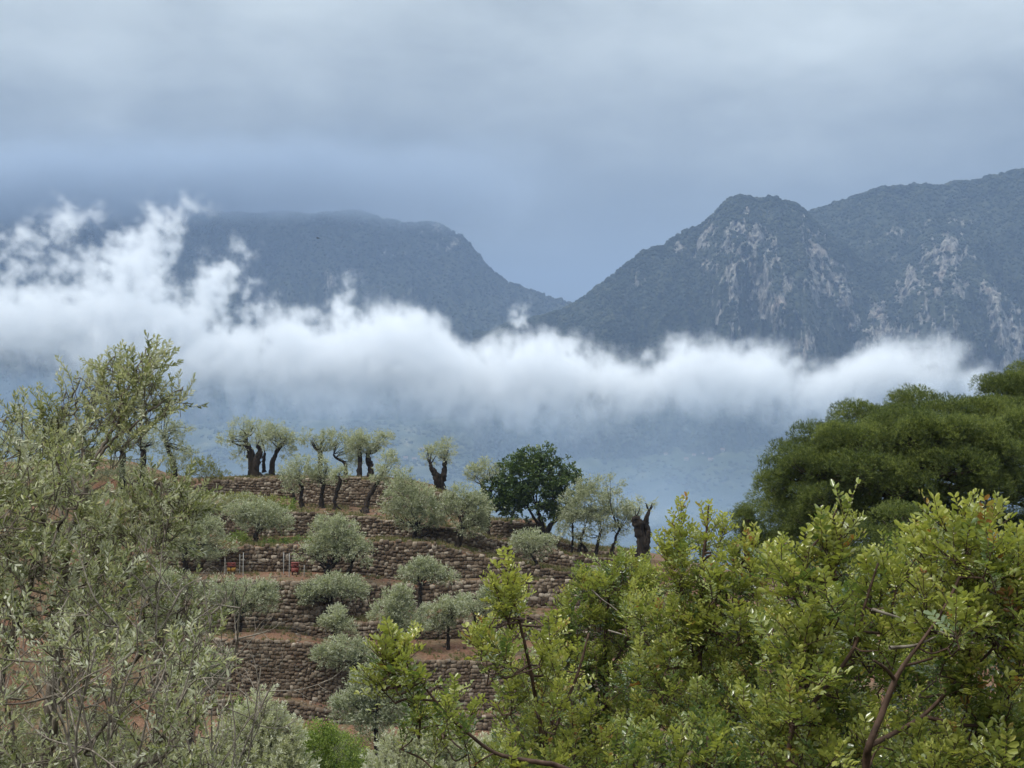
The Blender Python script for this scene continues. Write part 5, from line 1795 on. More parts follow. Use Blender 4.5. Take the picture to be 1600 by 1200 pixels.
def near_olive(label, stems, clumps, seed, protos, dens=1.0, size=1.0, lean=(0.25, 0, 0.75), group=None, bark=None, name='olive_tree', limit=300, foot=None):
    """stems: lists of (px, py, D, width px); clumps: (px, py, rx, ry, D)"""
    rng = np.random.default_rng(seed)
    s0 = stems[0][0]
    base = PV(s0[0], s0[1], s0[2]) if foot is None else np.array(foot)
    root = thing(name, label, 'tree', base, group)
    samples = []
    for st in stems:
        st = np.array(st, float)
        p_ = PV(st[:, 0], st[:, 1], st[:, 2])
        m = max(8, 5 * len(st))
        pp = curve_pts(p_, m)
        pp[1:-1] += rng.normal(0, .012, (m - 2, 3))
        r = np.interp(np.linspace(0, 1, m), np.linspace(0, 1, len(st)), st[:, 3] / (F / st[:, 2]) / 2) * .6
        V, Fs = tube(pp, r, 7, rng, .14)
        obj('stem', V - base, Fs, bark or MAT_GREYBARK, root, True)
        samples += [(q, w) for q, w in zip(pp, r)]
    SP = np.array([s[0] for s in samples])
    SR = np.array([s[1] for s in samples])
    pos, dirs, sz = [], [], []
    g = Geo()
    lean = np.array(lean, float)
    for (x, y, rx, ry, D) in clumps:
        k = F / D
        c = PV(x, y, D)
        # a branch from the nearest stem below the clump
        dd = np.linalg.norm(SP - c, axis=1) + 1.2 * np.maximum(0, SP[:, 2] - c[2])
        j = int(np.argmin(dd))
        a = SP[j]
        if np.linalg.norm(c - a) > .05:
            mid = a + (c - a) * .5 + rng.normal(0, .05, 3) * np.linalg.norm(c - a) - np.array([0, 0, .05])
            V, Fs = tube(curve_pts([a, mid, c], 9), np.linspace(min(SR[j] * .7, .009), .0035, 9), 5, rng, .1)
            g.add(V, Fs)
        n = max(4, int(5.0 * dens * rx * ry / (0.085 * k) ** 2))
        d = rand_dirs(n, rng)
        q = c + d * np.array([rx, (rx + ry) * .6, ry]) / k * (rng.random((n, 1)) ** .45)
        q -= np.array([0, 0, .10])
        u_ = unit(d * .75 + lean + rng.normal(0, .3, d.shape))
        for e in range(0, n, 3):
            b = c if np.linalg.norm(c - a) > .05 else a
            V, Fs = tube(curve_pts([b, (b + q[e]) / 2 + rng.normal(0, .03, 3), q[e]], 4), [.0036, .003, .0026, .0022], 4, rng)
            g.add(V, Fs)
        pos.append(q); dirs.append(u_); sz.append(size * rng.uniform(.75, 1.2, n))
    g.build('branch', bark or MAT_GREYBARK, root, True, base)
    pos, dirs, sz = np.concatenate(pos), np.concatenate(dirs), np.concatenate(sz)
    place_parts(root, base, 'sprig', protos, rng, pos, frames(dirs, None, rng), sz, limit)
    return root


def fill(x0, x1, y0, y1, n, r, D, dj, seed, right=None):
    rng = np.random.default_rng(seed)
    out = []
    for i in range(n * 4):
        y = rng.uniform(y0, y1)
        x = rng.uniform(x0, x1)
        if right is not None and x > pw(y, right):
            continue
        out.append((x, y, r * rng.uniform(.7, 1.3), r * rng.uniform(.6, 1.0), D + rng.uniform(-dj, dj)))
        if len(out) >= n:
            break
    return out


NG = 'near olives at the edge of the viewpoint'
near_olive('near olive with a tall branch of grey green leaves reaching up before the cloud',
           [[(60, 1500, 10.5, 44), (80, 1120, 10.4, 36), (98, 930, 10.2, 28), (110, 840, 10, 22), (135, 760, 10, 15), (160, 700, 10, 11), (182, 655, 10, 8), (205, 600, 10, 6), (222, 560, 10, 4), (234, 538, 10, 3)],
            [(150, 720, 10, 9), (190, 680, 9.9, 7), (225, 650, 9.8, 5), (262, 622, 9.8, 4), (286, 604, 9.8, 3)],
            [(110, 840, 10, 14), (85, 770, 10.2, 9), (75, 700, 10.3, 7), (62, 640, 10.3, 4)],
            [(135, 760, 10, 9), (128, 700, 10.2, 7), (120, 650, 10.3, 5), (112, 606, 10.3, 3)],
            [(178, 660, 10, 7), (165, 620, 10.2, 5), (160, 585, 10.2, 3)],
            [(100, 920, 10.2, 16), (150, 870, 10, 11), (210, 820, 9.9, 8), (270, 780, 9.8, 5)]],
           [(231, 552, 14, 16, 10), (218, 572, 20, 20, 10), (236, 560, 10, 12, 9.9), (192, 572, 16, 20, 10.1), (170, 588, 20, 18, 10.2), (180, 556, 8, 8, 10.1), (152, 602, 20, 18, 10.3), (126, 590, 14, 12, 10.3), (205, 604, 26, 20, 10),
            (238, 598, 18, 16, 9.8), (262, 616, 18, 10, 9.8), (282, 606, 9, 6, 9.8), (228, 630, 22, 12, 9.9), (190, 632, 30, 18, 10), (152, 640, 26, 20, 10.2), (103, 612, 14, 14, 10.3), (98, 636, 20, 16, 10.3),
            (66, 634, 14, 14, 10.3), (58, 656, 22, 18, 10.4), (90, 668, 28, 20, 10.3), (206, 662, 22, 10, 9.9), (130, 684, 30, 16, 10.2), (180, 690, 20, 10, 10), (60, 690, 30, 16, 10.3), (95, 712, 26, 12, 10.2), (222, 662, 12, 6, 9.8),
            (250, 752, 26, 16, 9.8), (282, 770, 20, 16, 9.8), (220, 772, 30, 16, 9.9), (262, 796, 34, 18, 9.8), (180, 790, 30, 18, 10), (140, 790, 26, 16, 10.1), (210, 815, 36, 18, 9.9), (150, 825, 36, 20, 10), (255, 820, 30, 14, 9.8),
            (296, 790, 14, 10, 9.8), (110, 760, 20, 12, 10.1)], 301, SPRIGS, 2.5, .92, (.30, 0, .7), NG)
near_olive('near olive filling the picture edge beside the earth bank, leaves grey green and olive',
           [[(-60, 1500, 9.2, 46), (-30, 1150, 9.1, 34), (0, 1060, 9.1, 28), (30, 960, 9, 22), (52, 900, 9, 18), (70, 840, 8.9, 12), (60, 780, 8.9, 7)], [(40, 930, 9, 12), (0, 850, 9, 8), (-30, 760, 9, 6), (-40, 670, 9, 4), (0, 655, 9, 3), (42, 640, 9, 2)],
            [(66, 850, 8.9, 10), (110, 800, 8.8, 7), (140, 765, 8.8, 4)]],
           [(12, 652, 20, 6, 9), (36, 642, 8, 6, 9), (-14, 640, 16, 16, 9)] + fill(-50, 120, 690, 800, 26, 24, 9, .35, 1) + fill(-50, 170, 790, 960, 40, 27, 8.9, .5, 2), 302, SPRIGS, 1.0, .95, (.15, 0, .7), NG)
EDGE = [(720, 230), (760, 285), (800, 295), (850, 262), (900, 296), (940, 292), (1000, 322), (1050, 300), (1100, 318), (1250, 335)]
near_olive('thin yellowing olive thicket with many bare twigs between the near olives',
           [[(170, 1500, 11, 30), (175, 1200, 11, 20), (180, 1050, 11, 14), (190, 960, 10.9, 10), (200, 880, 10.8, 6)], [(178, 1080, 11, 10), (220, 980, 10.9, 7), (250, 900, 10.8, 4)], [(172, 1120, 11, 10), (140, 1000, 11, 7), (130, 900, 11, 4)],
            [(176, 1060, 11, 9), (250, 1000, 10.6, 6), (300, 930, 10.5, 3)]],
           fill(100, 310, 830, 1010, 52, 24, 10.8, .6, 3, EDGE), 303, SPRIGS + SPRIGS_SPARSE, .8, .95, (.2, 0, .7), NG)
near_olive('lowest near olive thicket, dense with leaves and twigs in the picture corner',
           [[(60, 1500, 8, 40), (70, 1250, 8, 26), (90, 1130, 7.9, 16), (110, 1030, 7.8, 8)], [(64, 1330, 8, 20), (20, 1150, 8, 12), (0, 1050, 8, 6)], [(75, 1230, 8, 16), (180, 1120, 7.8, 9), (230, 1040, 7.8, 5)], [(75, 1260, 8, 14), (240, 1190, 7.8, 8), (300, 1120, 7.8, 4)]],
           fill(-60, 330, 960, 1240, 75, 30, 7.9, .7, 4, EDGE), 304, SPRIGS + SPRIGS_SPARSE, .95, .9, (.12, 0, .75), NG)
near_olive('silver green olive top rising from the slope below, beside the lime green bush',
           [[(400, 1420, 19, 24), (398, 1260, 19, 16), (400, 1180, 19, 9), (404, 1100, 19, 4)], [(400, 1240, 19, 10), (350, 1170, 19, 6), (335, 1150, 19, 4)], [(400, 1230, 19, 10), (445, 1160, 19, 6), (452, 1130, 19, 4)]],
           [(408, 1096, 12, 16, 19), (398, 1120, 26, 20, 19), (430, 1130, 24, 20, 19), (372, 1140, 26, 20, 19), (345, 1160, 24, 18, 19), (452, 1150, 18, 20, 19), (400, 1160, 40, 22, 18.8), (350, 1190, 36, 22, 18.8), (440, 1185, 34, 24, 18.8), (395, 1205, 50, 26, 18.6),
            (325, 1210, 24, 20, 19), (300, 1190, 26, 24, 19), (380, 1235, 70, 24, 18.6), (470, 1215, 30, 24, 19)], 305, SPRIGS_SILVER, 2.2, 1.0, (.1, 0, .9), NG)
near_olive('silver green olive tops at the bottom edge, left of the arching carob branch',
           [[(660, 1430, 19, 24), (660, 1290, 19, 16), (655, 1210, 19, 8), (650, 1150, 19, 4)], [(660, 1290, 19, 10), (610, 1220, 19, 6), (600, 1190, 19, 4)], [(660, 1280, 19, 10), (720, 1210, 19, 6), (735, 1180, 19, 4)]],
           [(645, 1146, 22, 16, 19), (620, 1165, 24, 18, 19), (665, 1165, 28, 20, 19), (700, 1160, 24, 18, 19), (735, 1172, 24, 20, 19), (640, 1195, 44, 22, 18.8), (700, 1198, 44, 22, 18.8), (760, 1195, 26, 22, 19), (600, 1200, 24, 20, 19), (660, 1220, 70, 22, 18.6),
            (780, 1170, 18, 16, 19), (600, 1232, 50, 22, 18.6), (720, 1232, 60, 22, 18.6)], 306, SPRIGS_SILVER, 2.2, 1.0, (.1, 0, .9), NG)

# bare dead twigs standing between the near olives and the terraces
mb = M('dead_twig_bark'); MAT_DEAD = mb.surf(mb.ramp(mb.noise(mb.pos(), 30, 3, .6), [(.35, (.10, .085, .068)), (.7, (.27, .24, .20))]), .9, .1)


def dead_shrub(label, foot, tips, D, seed, group):
    rng = np.random.default_rng(seed)
    base = PV(foot[0], foot[1], D)
    root = thing('dead_shrub', label, 'shrub', base, group)

    def grow(a, b, r, depth, g):
        ln = np.linalg.norm(b - a)
        mid = (a + b) / 2 + rng.normal(0, .09, 3) * ln
        pp = curve_pts([a, mid, b], 9)
        V, Fs = tube(pp, np.linspace(r, r * .45, 9), 5, rng, .1)
        g.add(V, Fs)
        if depth == 0:
            return
        for q in range(rng.integers(3, 6)):
            s = pp[rng.integers(3, 9)]
            dr = unit(unit(b - a) * .9 + rng.normal(0, .55, 3))
            grow(s, s + dr * ln * rng.uniform(.28, .5), r * .5, depth - 1, g)
    for t in tips:
        g = Geo()
        grow(base + rng.normal(0, .03, 3), PV(t[0], t[1], D + rng.uniform(-.3, .3)), .011, 2, g)
        g.build('twig', MAT_DEAD, root, True, base)


DG = 'bare dead twigs in front of the terraces'
dead_shrub('bare pale twigs standing up before the tallest stone wall', (335, 1290), [(352, 1030), (370, 1010), (408, 1040), (330, 1060), (418, 1080), (300, 1020), (390, 1120)], 12, 1, DG)
dead_shrub('bare grey twigs fanning out over the dark path at the edge of the near olive', (250, 1130), [(375, 950), (330, 960), (315, 1000), (250, 900), (285, 920), (345, 1000), (230, 930)], 9.5, 2, DG)
dead_shrub('tangle of bare twigs deep inside the near olive thicket', (110, 1180), [(90, 940), (130, 920), (60, 980), (180, 960), (150, 1000), (40, 1040)], 9, 3, DG)
dead_shrub('thin upright dead stems in the lower corner among olive leaves', (190, 1330), [(150, 1010), (185, 980), (215, 1020), (120, 1060), (250, 1040), (280, 1100), (90, 1100)], 7.4, 4, DG)

# ================================================================== the carob bushes
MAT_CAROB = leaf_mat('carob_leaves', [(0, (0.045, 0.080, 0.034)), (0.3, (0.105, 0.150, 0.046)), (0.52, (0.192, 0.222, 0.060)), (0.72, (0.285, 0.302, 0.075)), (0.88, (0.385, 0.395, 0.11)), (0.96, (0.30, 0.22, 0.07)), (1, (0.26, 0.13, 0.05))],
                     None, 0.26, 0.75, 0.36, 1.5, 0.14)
mb = M('carob_bark')
bn = mb.noise(mb.pos(), 25.0, 5.0, 0.65)
MAT_CARBARK = mb.surf(mb.ramp(bn, [(0.3, (0.030, 0.018, 0.013)), (0.6, (0.085, 0.052, 0.036)), (0.8, (0.15, 0.105, 0.08))]), 0.8, 0.25, mb.bump(bn, 0.5, 0.006))
LEAFLET = (np.array([[0, 0, 0], [0, .5, .0], [0, .98, -.10], [-.28, .22, .07], [-.50, .62, .07], [-.30, .96, -.03], [.28, .22, .07], [.50, .62, .07], [.30, .96, -.03]]),
           [np.array([[0, 1, 4, 3], [1, 2, 5, 4], [0, 6, 7, 1], [1, 7, 8, 2]])])


LEAFLET_LEAN = (np.array([[0, 0, 0], [0, 1.0, -.08], [-.48, .52, .07], [.48, .52, .07], [-.28, .92, .0], [.28, .92, .0]]),
                [np.array([[0, 1, 4, 2], [0, 3, 5, 1]])])


def carob_leaf_arrays(k, tint, pairs, ln, lf, up, shape, nseg):
    rng = np.random.default_rng(7700 + k)
    t = np.linspace(.22, 1.0, pairs)
    droop = rng.uniform(-.10, .22)
    px_ = np.stack([np.zeros(pairs), t * ln, -droop * ln * t ** 2], -1)
    pos = np.repeat(px_, 2, 0) + rng.normal(0, .003, (pairs * 2, 3))
    side = np.tile([1.0, -1.0], pairs)
    fw = np.repeat(.30 + .55 * t ** 2, 2) + rng.normal(0, .12, pairs * 2)
    d = unit(np.stack([side, fw, up * rng.uniform(.2, 1.3, pairs * 2)], -1))
    R = frames(d, rng.normal(0, .28, pairs * 2) - side * .15, rng)
    s = lf * rng.uniform(.70, 1.22, pairs * 2) * np.repeat(.82 + .22 * np.sin(np.pi * t * .8), 2)
    wv = rng.uniform(.44, .62, pairs * 2)
    V, Fs = instance(shape[0], shape[1], R, pos, np.stack([s * wv, s, s * rng.uniform(.6, 1.9, pairs * 2)], -1))
    T = np.repeat(np.clip(rng.normal(tint, .075, pairs * 2), 0, 1), len(shape[0]))
    pth = np.concatenate([[[0, 0, 0]], px_]) if nseg > 2 else np.array([[0, 0, 0], px_[-1]])
    TV, TF = tube(pth, np.linspace(.0022, .001, len(pth)), 3, cap=False)
    n = len(V)
    faces = list(Fs) + [f + n for f in TF]
    mi = np.concatenate([np.zeros(len(Fs[0])), np.ones(len(TF[0]))])
    return np.concatenate([V, TV]), faces, np.concatenate([T, np.full(len(TV), .6)]), mi


def carob_leaf(k, tint, pairs, ln, lf, up=.35):
    VV, faces, TT, mi = carob_leaf_arrays(k, tint, pairs, ln, lf, up, LEAFLET, 3)
    return new_mesh('leaf', VV, faces, [MAT_CAROB, MAT_CARBARK], True, TT, mi), carob_leaf_arrays(k, tint, pairs, ln, lf, up, LEAFLET_LEAN, 2)


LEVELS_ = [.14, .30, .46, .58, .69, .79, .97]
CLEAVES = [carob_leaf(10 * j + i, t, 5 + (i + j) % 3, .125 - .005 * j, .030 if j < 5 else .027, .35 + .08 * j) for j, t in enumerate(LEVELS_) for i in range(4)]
NV = 4


def carob(label, stems, clumps, tips, seed, dens, age, size=1.0, limit=300, dead=None, foot=None):
    """stems (px, py, D, width px); clumps (px, py, rx, ry, D) filled with leafy shoots; tips: (px, py, D, dx) chosen shoots that end there"""
    rng = np.random.default_rng(seed)
    s0 = stems[0][0]
    base = PV(s0[0], s0[1], s0[2]) if foot is None else np.array(foot)
    root = thing('carob_bush', label, 'bush', base, 'carob bushes in the foreground')
    samples = []
    for st in stems:
        st = np.array(st, float)
        p_ = PV(st[:, 0], st[:, 1], st[:, 2])
        m = max(8, 5 * len(st))
        pp = curve_pts(p_, m)
        r = np.interp(np.linspace(0, 1, m), np.linspace(0, 1, len(st)), st[:, 3] / (F / st[:, 2]) / 2) * .75
        V, Fs = tube(pp, r, 8, rng, .08)
        obj('stem', V - base, Fs, MAT_CARBARK, root, True)
        samples += [(q, w) for q, w in zip(pp, r)]
    SP = np.array([s[0] for s in samples]); SR = np.array([s[1] for s in samples])
    pos, dirs, sz, pk = [], [], [], []
    g = Geo()

    def shoot(a, d, ln, n, bright, size=size):
        """leaves spiral up a shoot from a along d"""
        d = unit(d)
        side = unit(np.cross(d, rng.normal(size=3)))
        oth = np.cross(d, side)
        t = np.linspace(.02, 1, n)
        bend = rng.normal(0, .12, 3)
        pts_ = a + d * ln * t[:, None] + bend * ln * (t ** 2)[:, None]
        V, Fs = tube(pts_[::2] if n > 5 else pts_, np.linspace(.0036, .0016, len(pts_[::2] if n > 5 else pts_)) * size, 5, rng)
        g.add(V, Fs)
        ang = np.arange(n) * 2.4 + rng.uniform(0, 6)
        rad = np.cos(ang)[:, None] * side + np.sin(ang)[:, None] * oth
        ld = unit(rad * (1.05 - .65 * t[:, None]) + d * (.35 + .9 * t[:, None]) + rng.normal(0, .16, (n, 3)))
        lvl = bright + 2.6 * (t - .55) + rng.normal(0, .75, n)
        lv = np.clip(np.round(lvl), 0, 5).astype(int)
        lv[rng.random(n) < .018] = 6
        pos.append(pts_); dirs.append(ld)
        sz.append(size * (.72 + .38 * np.sin(np.pi * (.25 + .65 * (1 - t)))) * rng.uniform(.85, 1.15, n))
        pk.append(lv * NV + rng.integers(0, NV, n))

    for (x, y, D, dx, ln) in tips:
        e = PV(x, y + .085 * size * F / D, D)
        d = unit(np.array([dx, rng.uniform(-.25, .1), 1.0]))
        shoot(e - d * ln * size, d, ln * size, 14, age + 1.0, size * .86)
        a = e - d * ln * size
        j = int(np.argmin(np.linalg.norm(SP - a, axis=1) + .8 * np.maximum(0, SP[:, 2] - a[2])))
        V, Fs = tube(curve_pts([SP[j], (SP[j] + a) / 2 + rng.normal(0, .03, 3), a], 7), np.linspace(min(SR[j], .006), .004, 7), 6, rng)
        g.add(V, Fs)
    for (x, y, rx, ry, D) in clumps:
        k = F / D
        c = PV(x, y + .05 * size * k, D)
        f_ = .68
        n = max(3, int(dens * math.pi * rx * ry / (0.125 * size * k) ** 2))
        q = c + rand_dirs(n, rng) * np.array([rx / k, .32 + .4 * rx / k, ry / k]) * (rng.random((n, 1)) ** .5)
        q = q[np.argsort([np.min(np.linalg.norm(SP - a, axis=1)) for a in q])]
        for a in q:
            out = unit(a - c + np.array([0, -.05, 0]))
            d = unit(out * .5 + np.array([0, -.1, .95]) + rng.normal(0, .30, 3))
            dep = (a[1] - c[1]) / .6
            ln = rng.uniform(.09, .17) * size
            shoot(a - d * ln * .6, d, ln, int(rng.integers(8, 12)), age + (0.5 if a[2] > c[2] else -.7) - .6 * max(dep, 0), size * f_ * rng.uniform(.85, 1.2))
            if True:
                s = a - d * ln * .6
                j = int(np.argmin(np.linalg.norm(SP - s, axis=1) + .8 * np.maximum(0, SP[:, 2] - s[2])))
                V, Fs = tube(curve_pts([SP[j], (SP[j] + s) / 2 + rng.normal(0, .10, 3) * min(1.0, 2 * np.linalg.norm(SP[j] - s)) - [0, 0, .12 * np.linalg.norm(SP[j] - s)], s], 7), np.linspace(min(SR[j] * .8, .0036), .0026, 7), 5, rng)
                g.add(V, Fs)
                SP = np.concatenate([SP, [s]])
                SR = np.concatenate([SR, [.004]])
    g.build('branch', MAT_CARBARK, root, True, base)
    if dead:
        for dl in dead:
            dl = np.array(dl, float)
            V, Fs = tube(curve_pts(PV(dl[:, 0], dl[:, 1], dl[:, 2]), 10), np.linspace(.006, .0025, 10), 5, rng, .1)
            o = obj('dead_twig', V - base, Fs, MAT_DEAD, root, True)
    pos, dirs, sz, pk = np.concatenate(pos), np.concatenate(dirs), np.concatenate(sz), np.concatenate(pk)
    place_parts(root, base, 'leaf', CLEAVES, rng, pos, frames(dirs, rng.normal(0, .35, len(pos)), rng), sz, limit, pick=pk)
    return len(pos)


nleaf = 0
nleaf += carob('carob branch arching out alone before the terraces, tipped with bright green leaves',
               [[(1010, 1330, 4.4, 26), (930, 1230, 4.3, 16), (870, 1197, 4.2, 12), (847, 1192, 4.15, 11), (775, 1177, 4.1, 8), (725, 1140, 4.05, 7), (690, 1107, 4, 6), (650, 1055, 4, 5), (630, 1030, 4, 4), (612, 1000, 4, 3)]],
               [(612, 1010, 26, 22, 4), (645, 1060, 26, 18, 4.05), (640, 1100, 24, 18, 4.1), (700, 1090, 22, 18, 4.0), (725, 1140, 26, 20, 4.1), (690, 1130, 20, 20, 4.2), (780, 1180, 40, 24, 4.2), (760, 1205, 50, 22, 4.2)],
               [(608, 968, 4.0, -.15, .16), (590, 985, 4.0, -.5, .14), (632, 985, 4.0, .3, .14), (585, 1030, 4.0, -.9, .12)], 401, 1.2, 2.8, .75)
nleaf += carob('carob with a lone upright spray of yellow green leaves before the stone walls',
               [[(860, 1330, 5.2, 20), (850, 1180, 5.1, 12), (835, 1080, 5, 9), (815, 985, 4.9, 6), (798, 925, 4.85, 4), (790, 890, 4.8, 3)], [(850, 1180, 5.1, 8), (900, 1060, 5.1, 6), (920, 990, 5.1, 4)]],
               [(792, 920, 28, 30, 4.85), (800, 990, 40, 26, 4.9), (770, 1010, 34, 22, 5), (835, 1050, 50, 34, 5), (800, 1075, 40, 30, 5.1), (870, 1010, 36, 26, 5.2), (880, 1100, 60, 40, 5.1), (830, 1140, 50, 30, 5.1), (900, 1170, 70, 36, 5), (760, 980, 22, 14, 5)],
               [(788, 866, 4.8, -.05, .17), (770, 885, 4.8, -.4, .14), (812, 890, 4.8, .35, .15), (742, 965, 4.9, -.7, .14), (862, 958, 5.0, .4, .15)], 402, 2.9, 3.2, .85)
nleaf += carob('tall carob with one straight dark stem rising through yellow green leaves before the valley',
               [[(1100, 1400, 6.6, 26), (1093, 1200, 6.5, 15), (1093, 1050, 6.5, 11), (1095, 960, 6.5, 9), (1098, 880, 6.5, 6), (1105, 820, 6.5, 4), (1107, 790, 6.5, 3)], [(1093, 1080, 6.5, 8), (1070, 950, 6.5, 5), (1060, 860, 6.5, 3)],
                [(1094, 1020, 6.5, 8), (1150, 900, 6.6, 5), (1180, 840, 6.6, 3)]],
               [(1058, 896, 28, 34, 6.5), (1105, 888, 30, 36, 6.5), (1150, 900, 30, 34, 6.6), (1060, 950, 50, 46, 6.6), (1125, 960, 54, 50, 6.5), (1185, 880, 34, 36, 6.7), (1190, 950, 40, 50, 6.6), (1040, 1030, 54, 50, 6.6), (1120, 1050, 60, 54, 6.6), (1060, 1110, 70, 54, 6.5),
                (1150, 1120, 70, 54, 6.5), (1190, 1040, 50, 50, 6.6), (1010, 960, 36, 46, 6.8), (1100, 836, 12, 16, 6.5), (1060, 836, 10, 18, 6.5)],
               [(1062, 774, 6.5, -.05, .17), (1106, 782, 6.5, .05, .17), (1130, 800, 6.5, .3, .14), (1180, 815, 6.6, .1, .16), (1165, 830, 6.6, -.2, .14), (1058, 800, 6.5, -.2, .15), (1200, 840, 6.6, .4, .14), (1040, 830, 6.5, -.3, .14)], 403, 4.2, 2.9, 1.0)
nleaf += carob('fine leaved carob thicket farther back, covering the end of the terraces',
               [[(960, 1330, 9.2, 24), (950, 1150, 9.1, 14), (945, 1030, 9, 9), (950, 940, 9, 5), (960, 880, 9, 3)], [(950, 1120, 9.1, 8), (900, 1020, 9, 5), (880, 960, 9, 3)], [(947, 1060, 9, 8), (1000, 960, 9, 5), (1010, 900, 9, 3)]],
               [(930, 910, 36, 26, 9), (975, 890, 40, 26, 9), (900, 945, 34, 24, 9), (960, 960, 50, 34, 9), (1005, 925, 36, 40, 9), (880, 1000, 40, 30, 9), (940, 1040, 56, 40, 9), (870, 1070, 44, 40, 9), (1000, 1020, 44, 44, 9), (900, 1120, 56, 44, 9), (980, 1120, 60, 50, 9),
                (930, 1180, 80, 40, 9), (840, 1130, 60, 50, 9.3), (790, 1180, 60, 40, 9.3), (1060, 1020, 60, 60, 9.4), (1015, 904, 24, 18, 9)],
               [(905, 878, 9, -.2, .2), (965, 870, 9, 0, .2), (1005, 878, 9, .1, .22), (985, 880, 9, -.1, .2), (1022, 880, 9, .2, .2), (925, 885, 9, -.3, .18), (882, 925, 9, -.4, .18)], 404, 4.6, 2.3, 1.05, dead=[[(925, 922, 8.6), (940, 936, 8.6), (962, 952, 8.6), (985, 975, 8.6)], [(950, 985, 8.5), (975, 992, 8.5), (998, 998, 8.5)]])
nleaf += carob('leafy carob with bright fresh shoots before the great pine, beside the straight stem',
               [[(1225, 1400, 4.6, 28), (1232, 1200, 4.5, 14), (1242, 1110, 4.45, 10), (1258, 1010, 4.4, 7), (1262, 970, 4.4, 4)], [(1245, 1090, 4.5, 9), (1275, 960, 4.5, 8), (1256, 880, 4.5, 6), (1290, 830, 4.5, 4), (1308, 795, 4.5, 3)], [(1238, 1140, 4.5, 10), (1330, 1020, 4.5, 8), (1350, 950, 4.5, 6), (1372, 880, 4.5, 4)]],
               [(1255, 1000, 34, 34, 4.4), (1268, 900, 32, 34, 4.5), (1300, 830, 26, 24, 4.5), (1235, 1060, 44, 36, 4.5), (1290, 1040, 44, 44, 4.6), (1215, 1000, 30, 36, 4.7), (1245, 1135, 60, 44, 4.5), (1325, 1110, 50, 50, 4.6), (1355, 985, 40, 36, 4.6), (1375, 905, 26, 28, 4.6),
                (1340, 1040, 36, 36, 4.7), (1200, 1120, 46, 50, 4.7), (1300, 960, 36, 30, 4.8), (1280, 1180, 70, 40, 4.5), (1230, 880, 24, 26, 4.7)],
               [(1262, 938, 4.4, 0, .19), (1240, 955, 4.4, -.3, .17), (1285, 950, 4.4, .3, .17), (1308, 770, 4.5, .05, .19), (1330, 790, 4.5, .4, .15), (1285, 800, 4.5, -.4, .15), (1250, 845, 4.5, -.3, .18), (1222, 855, 4.5, -.5, .15), (1375, 868, 4.6, .1, .15), (1430, 872, 4.7, .2, .14),
                (1350, 860, 4.7, -.2, .14)], 405, 5.4, 3.0, 1.0)
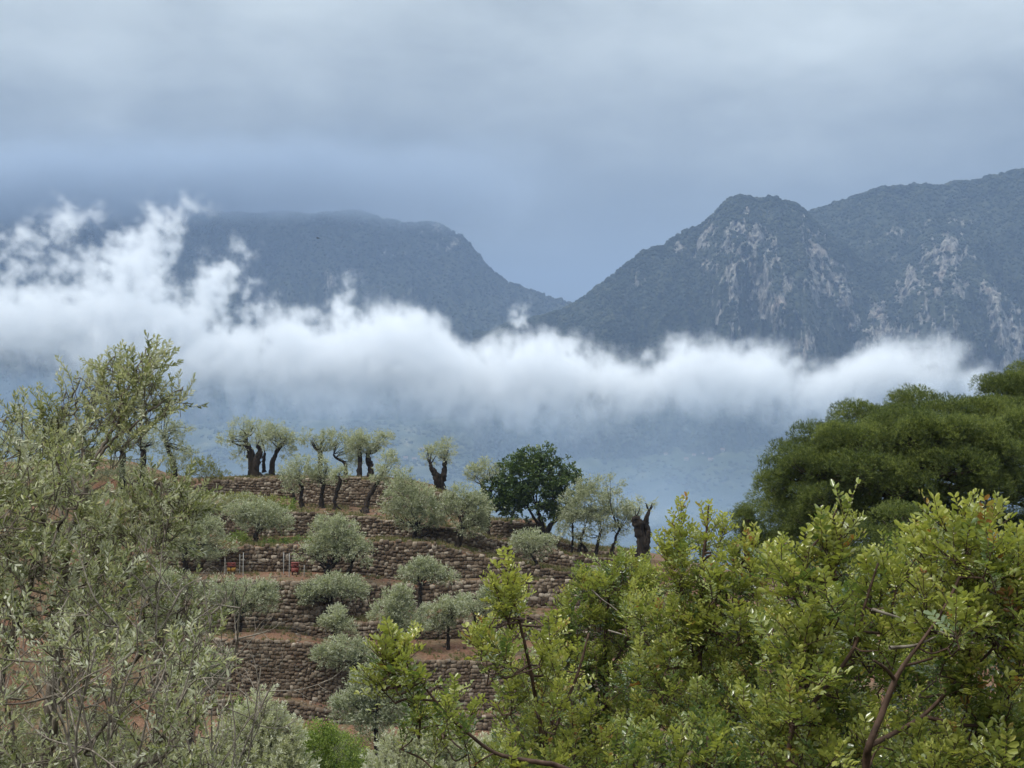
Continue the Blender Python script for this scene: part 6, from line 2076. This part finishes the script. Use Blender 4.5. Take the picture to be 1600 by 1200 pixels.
nleaf += carob('carob with a thick forked brown branch and large fresh leaves at the picture edge',
               [[(1340, 1420, 4.2, 34), (1352, 1210, 4.15, 17), (1358, 1165, 4.1, 15), (1376, 1120, 4.1, 13), (1396, 1068, 4.1, 12), (1415, 1035, 4.1, 9), (1440, 1002, 4.1, 7), (1468, 962, 4.1, 6), (1500, 900, 4.15, 7), (1516, 835, 4.2, 5), (1508, 785, 4.2, 3)],
                [(1398, 1062, 4.1, 9), (1384, 1045, 4.05, 8), (1365, 1032, 4.0, 5)], [(1360, 1165, 4.1, 12), (1440, 1120, 4.3, 9), (1500, 1060, 4.3, 8), (1560, 1000, 4.3, 6), (1590, 900, 4.3, 4)], [(1440, 1120, 4.3, 9), (1540, 1130, 4.3, 7), (1600, 1050, 4.3, 5)]],
               [(1508, 820, 34, 28, 4.2), (1480, 860, 36, 34, 4.3), (1540, 860, 38, 36, 4.3), (1455, 930, 36, 30, 4.2), (1525, 930, 46, 40, 4.3), (1590, 880, 40, 46, 4.3), (1580, 960, 40, 46, 4.3), (1500, 1025, 46, 40, 4.3), (1570, 1060, 50, 56, 4.3), (1445, 1110, 40, 40, 4.4), (1520, 1130, 60, 46, 4.3),
                (1600, 1140, 50, 60, 4.3), (1400, 1180, 50, 30, 4.1), (1480, 1190, 60, 34, 4.2), (1560, 1200, 60, 30, 4.2), (1430, 850, 22, 26, 4.5), (1480, 980, 30, 26, 4.3), (1610, 1000, 40, 50, 4.4)],
               [(1506, 768, 4.2, -.05, .18), (1478, 775, 4.2, -.6, .16), (1540, 780, 4.2, .5, .16), (1450, 825, 4.3, -.3, .16), (1575, 815, 4.3, .1, .17), (1598, 805, 4.3, .1, .16), (1500, 850, 4.2, 0, .17), (1440, 905, 4.2, -.2, .16), (1530, 900, 4.2, .2, .16), (1585, 880, 4.2, .1, .17)], 406, 5.0, 2.8, 1.0,
               dead=[[(1362, 952, 4.3), (1400, 964, 4.3), (1432, 978, 4.35)], [(1466, 988, 4.1), (1500, 998, 4.1), (1524, 1006, 4.1)], [(1390, 1012, 4.05), (1430, 1008, 4.1), (1462, 995, 4.1)]])
nleaf += carob('low dark green carob growth filling the bottom edge below the brighter shoots',
               [[(1150, 1450, 5.6, 24), (1130, 1280, 5.5, 14), (1110, 1190, 5.5, 8), (1105, 1150, 5.5, 5)], [(1140, 1330, 5.5, 12), (1300, 1220, 5.4, 8), (1420, 1180, 5.4, 5)], [(1140, 1330, 5.5, 12), (1010, 1220, 5.5, 8), (980, 1170, 5.5, 5)]],
               [(1100, 1170, 80, 40, 5.6), (1000, 1190, 70, 34, 5.6), (1200, 1180, 70, 44, 5.5), (1310, 1190, 70, 40, 5.4), (1420, 1150, 60, 50, 5.6), (1540, 1190, 80, 50, 5.5), (1120, 1110, 60, 40, 6), (1300, 1110, 80, 60, 5.8), (1430, 1060, 60, 50, 5.8), (1560, 1100, 60, 60, 5.8),
                (1350, 1010, 60, 50, 6), (1480, 980, 50, 50, 6), (1180, 1080, 60, 60, 6.2), (1240, 920, 40, 36, 6.2), (1320, 930, 50, 40, 6.3), (1420, 890, 50, 40, 6.3), (1560, 880, 60, 40, 6.3), (1130, 1000, 60, 60, 7.2), (1020, 1060, 60, 50, 7.4), (1560, 950, 60, 60, 6), (1240, 1000, 60, 60, 6), (1400, 950, 50, 40, 6.2), (1500, 900, 50, 40, 6.2)],
               [(1060, 1150, 5.5, 0, .18), (1210, 1130, 5.4, .1, .18)], 407, 4.6, 1.6, 1.05)
print('carob leaves', nleaf)
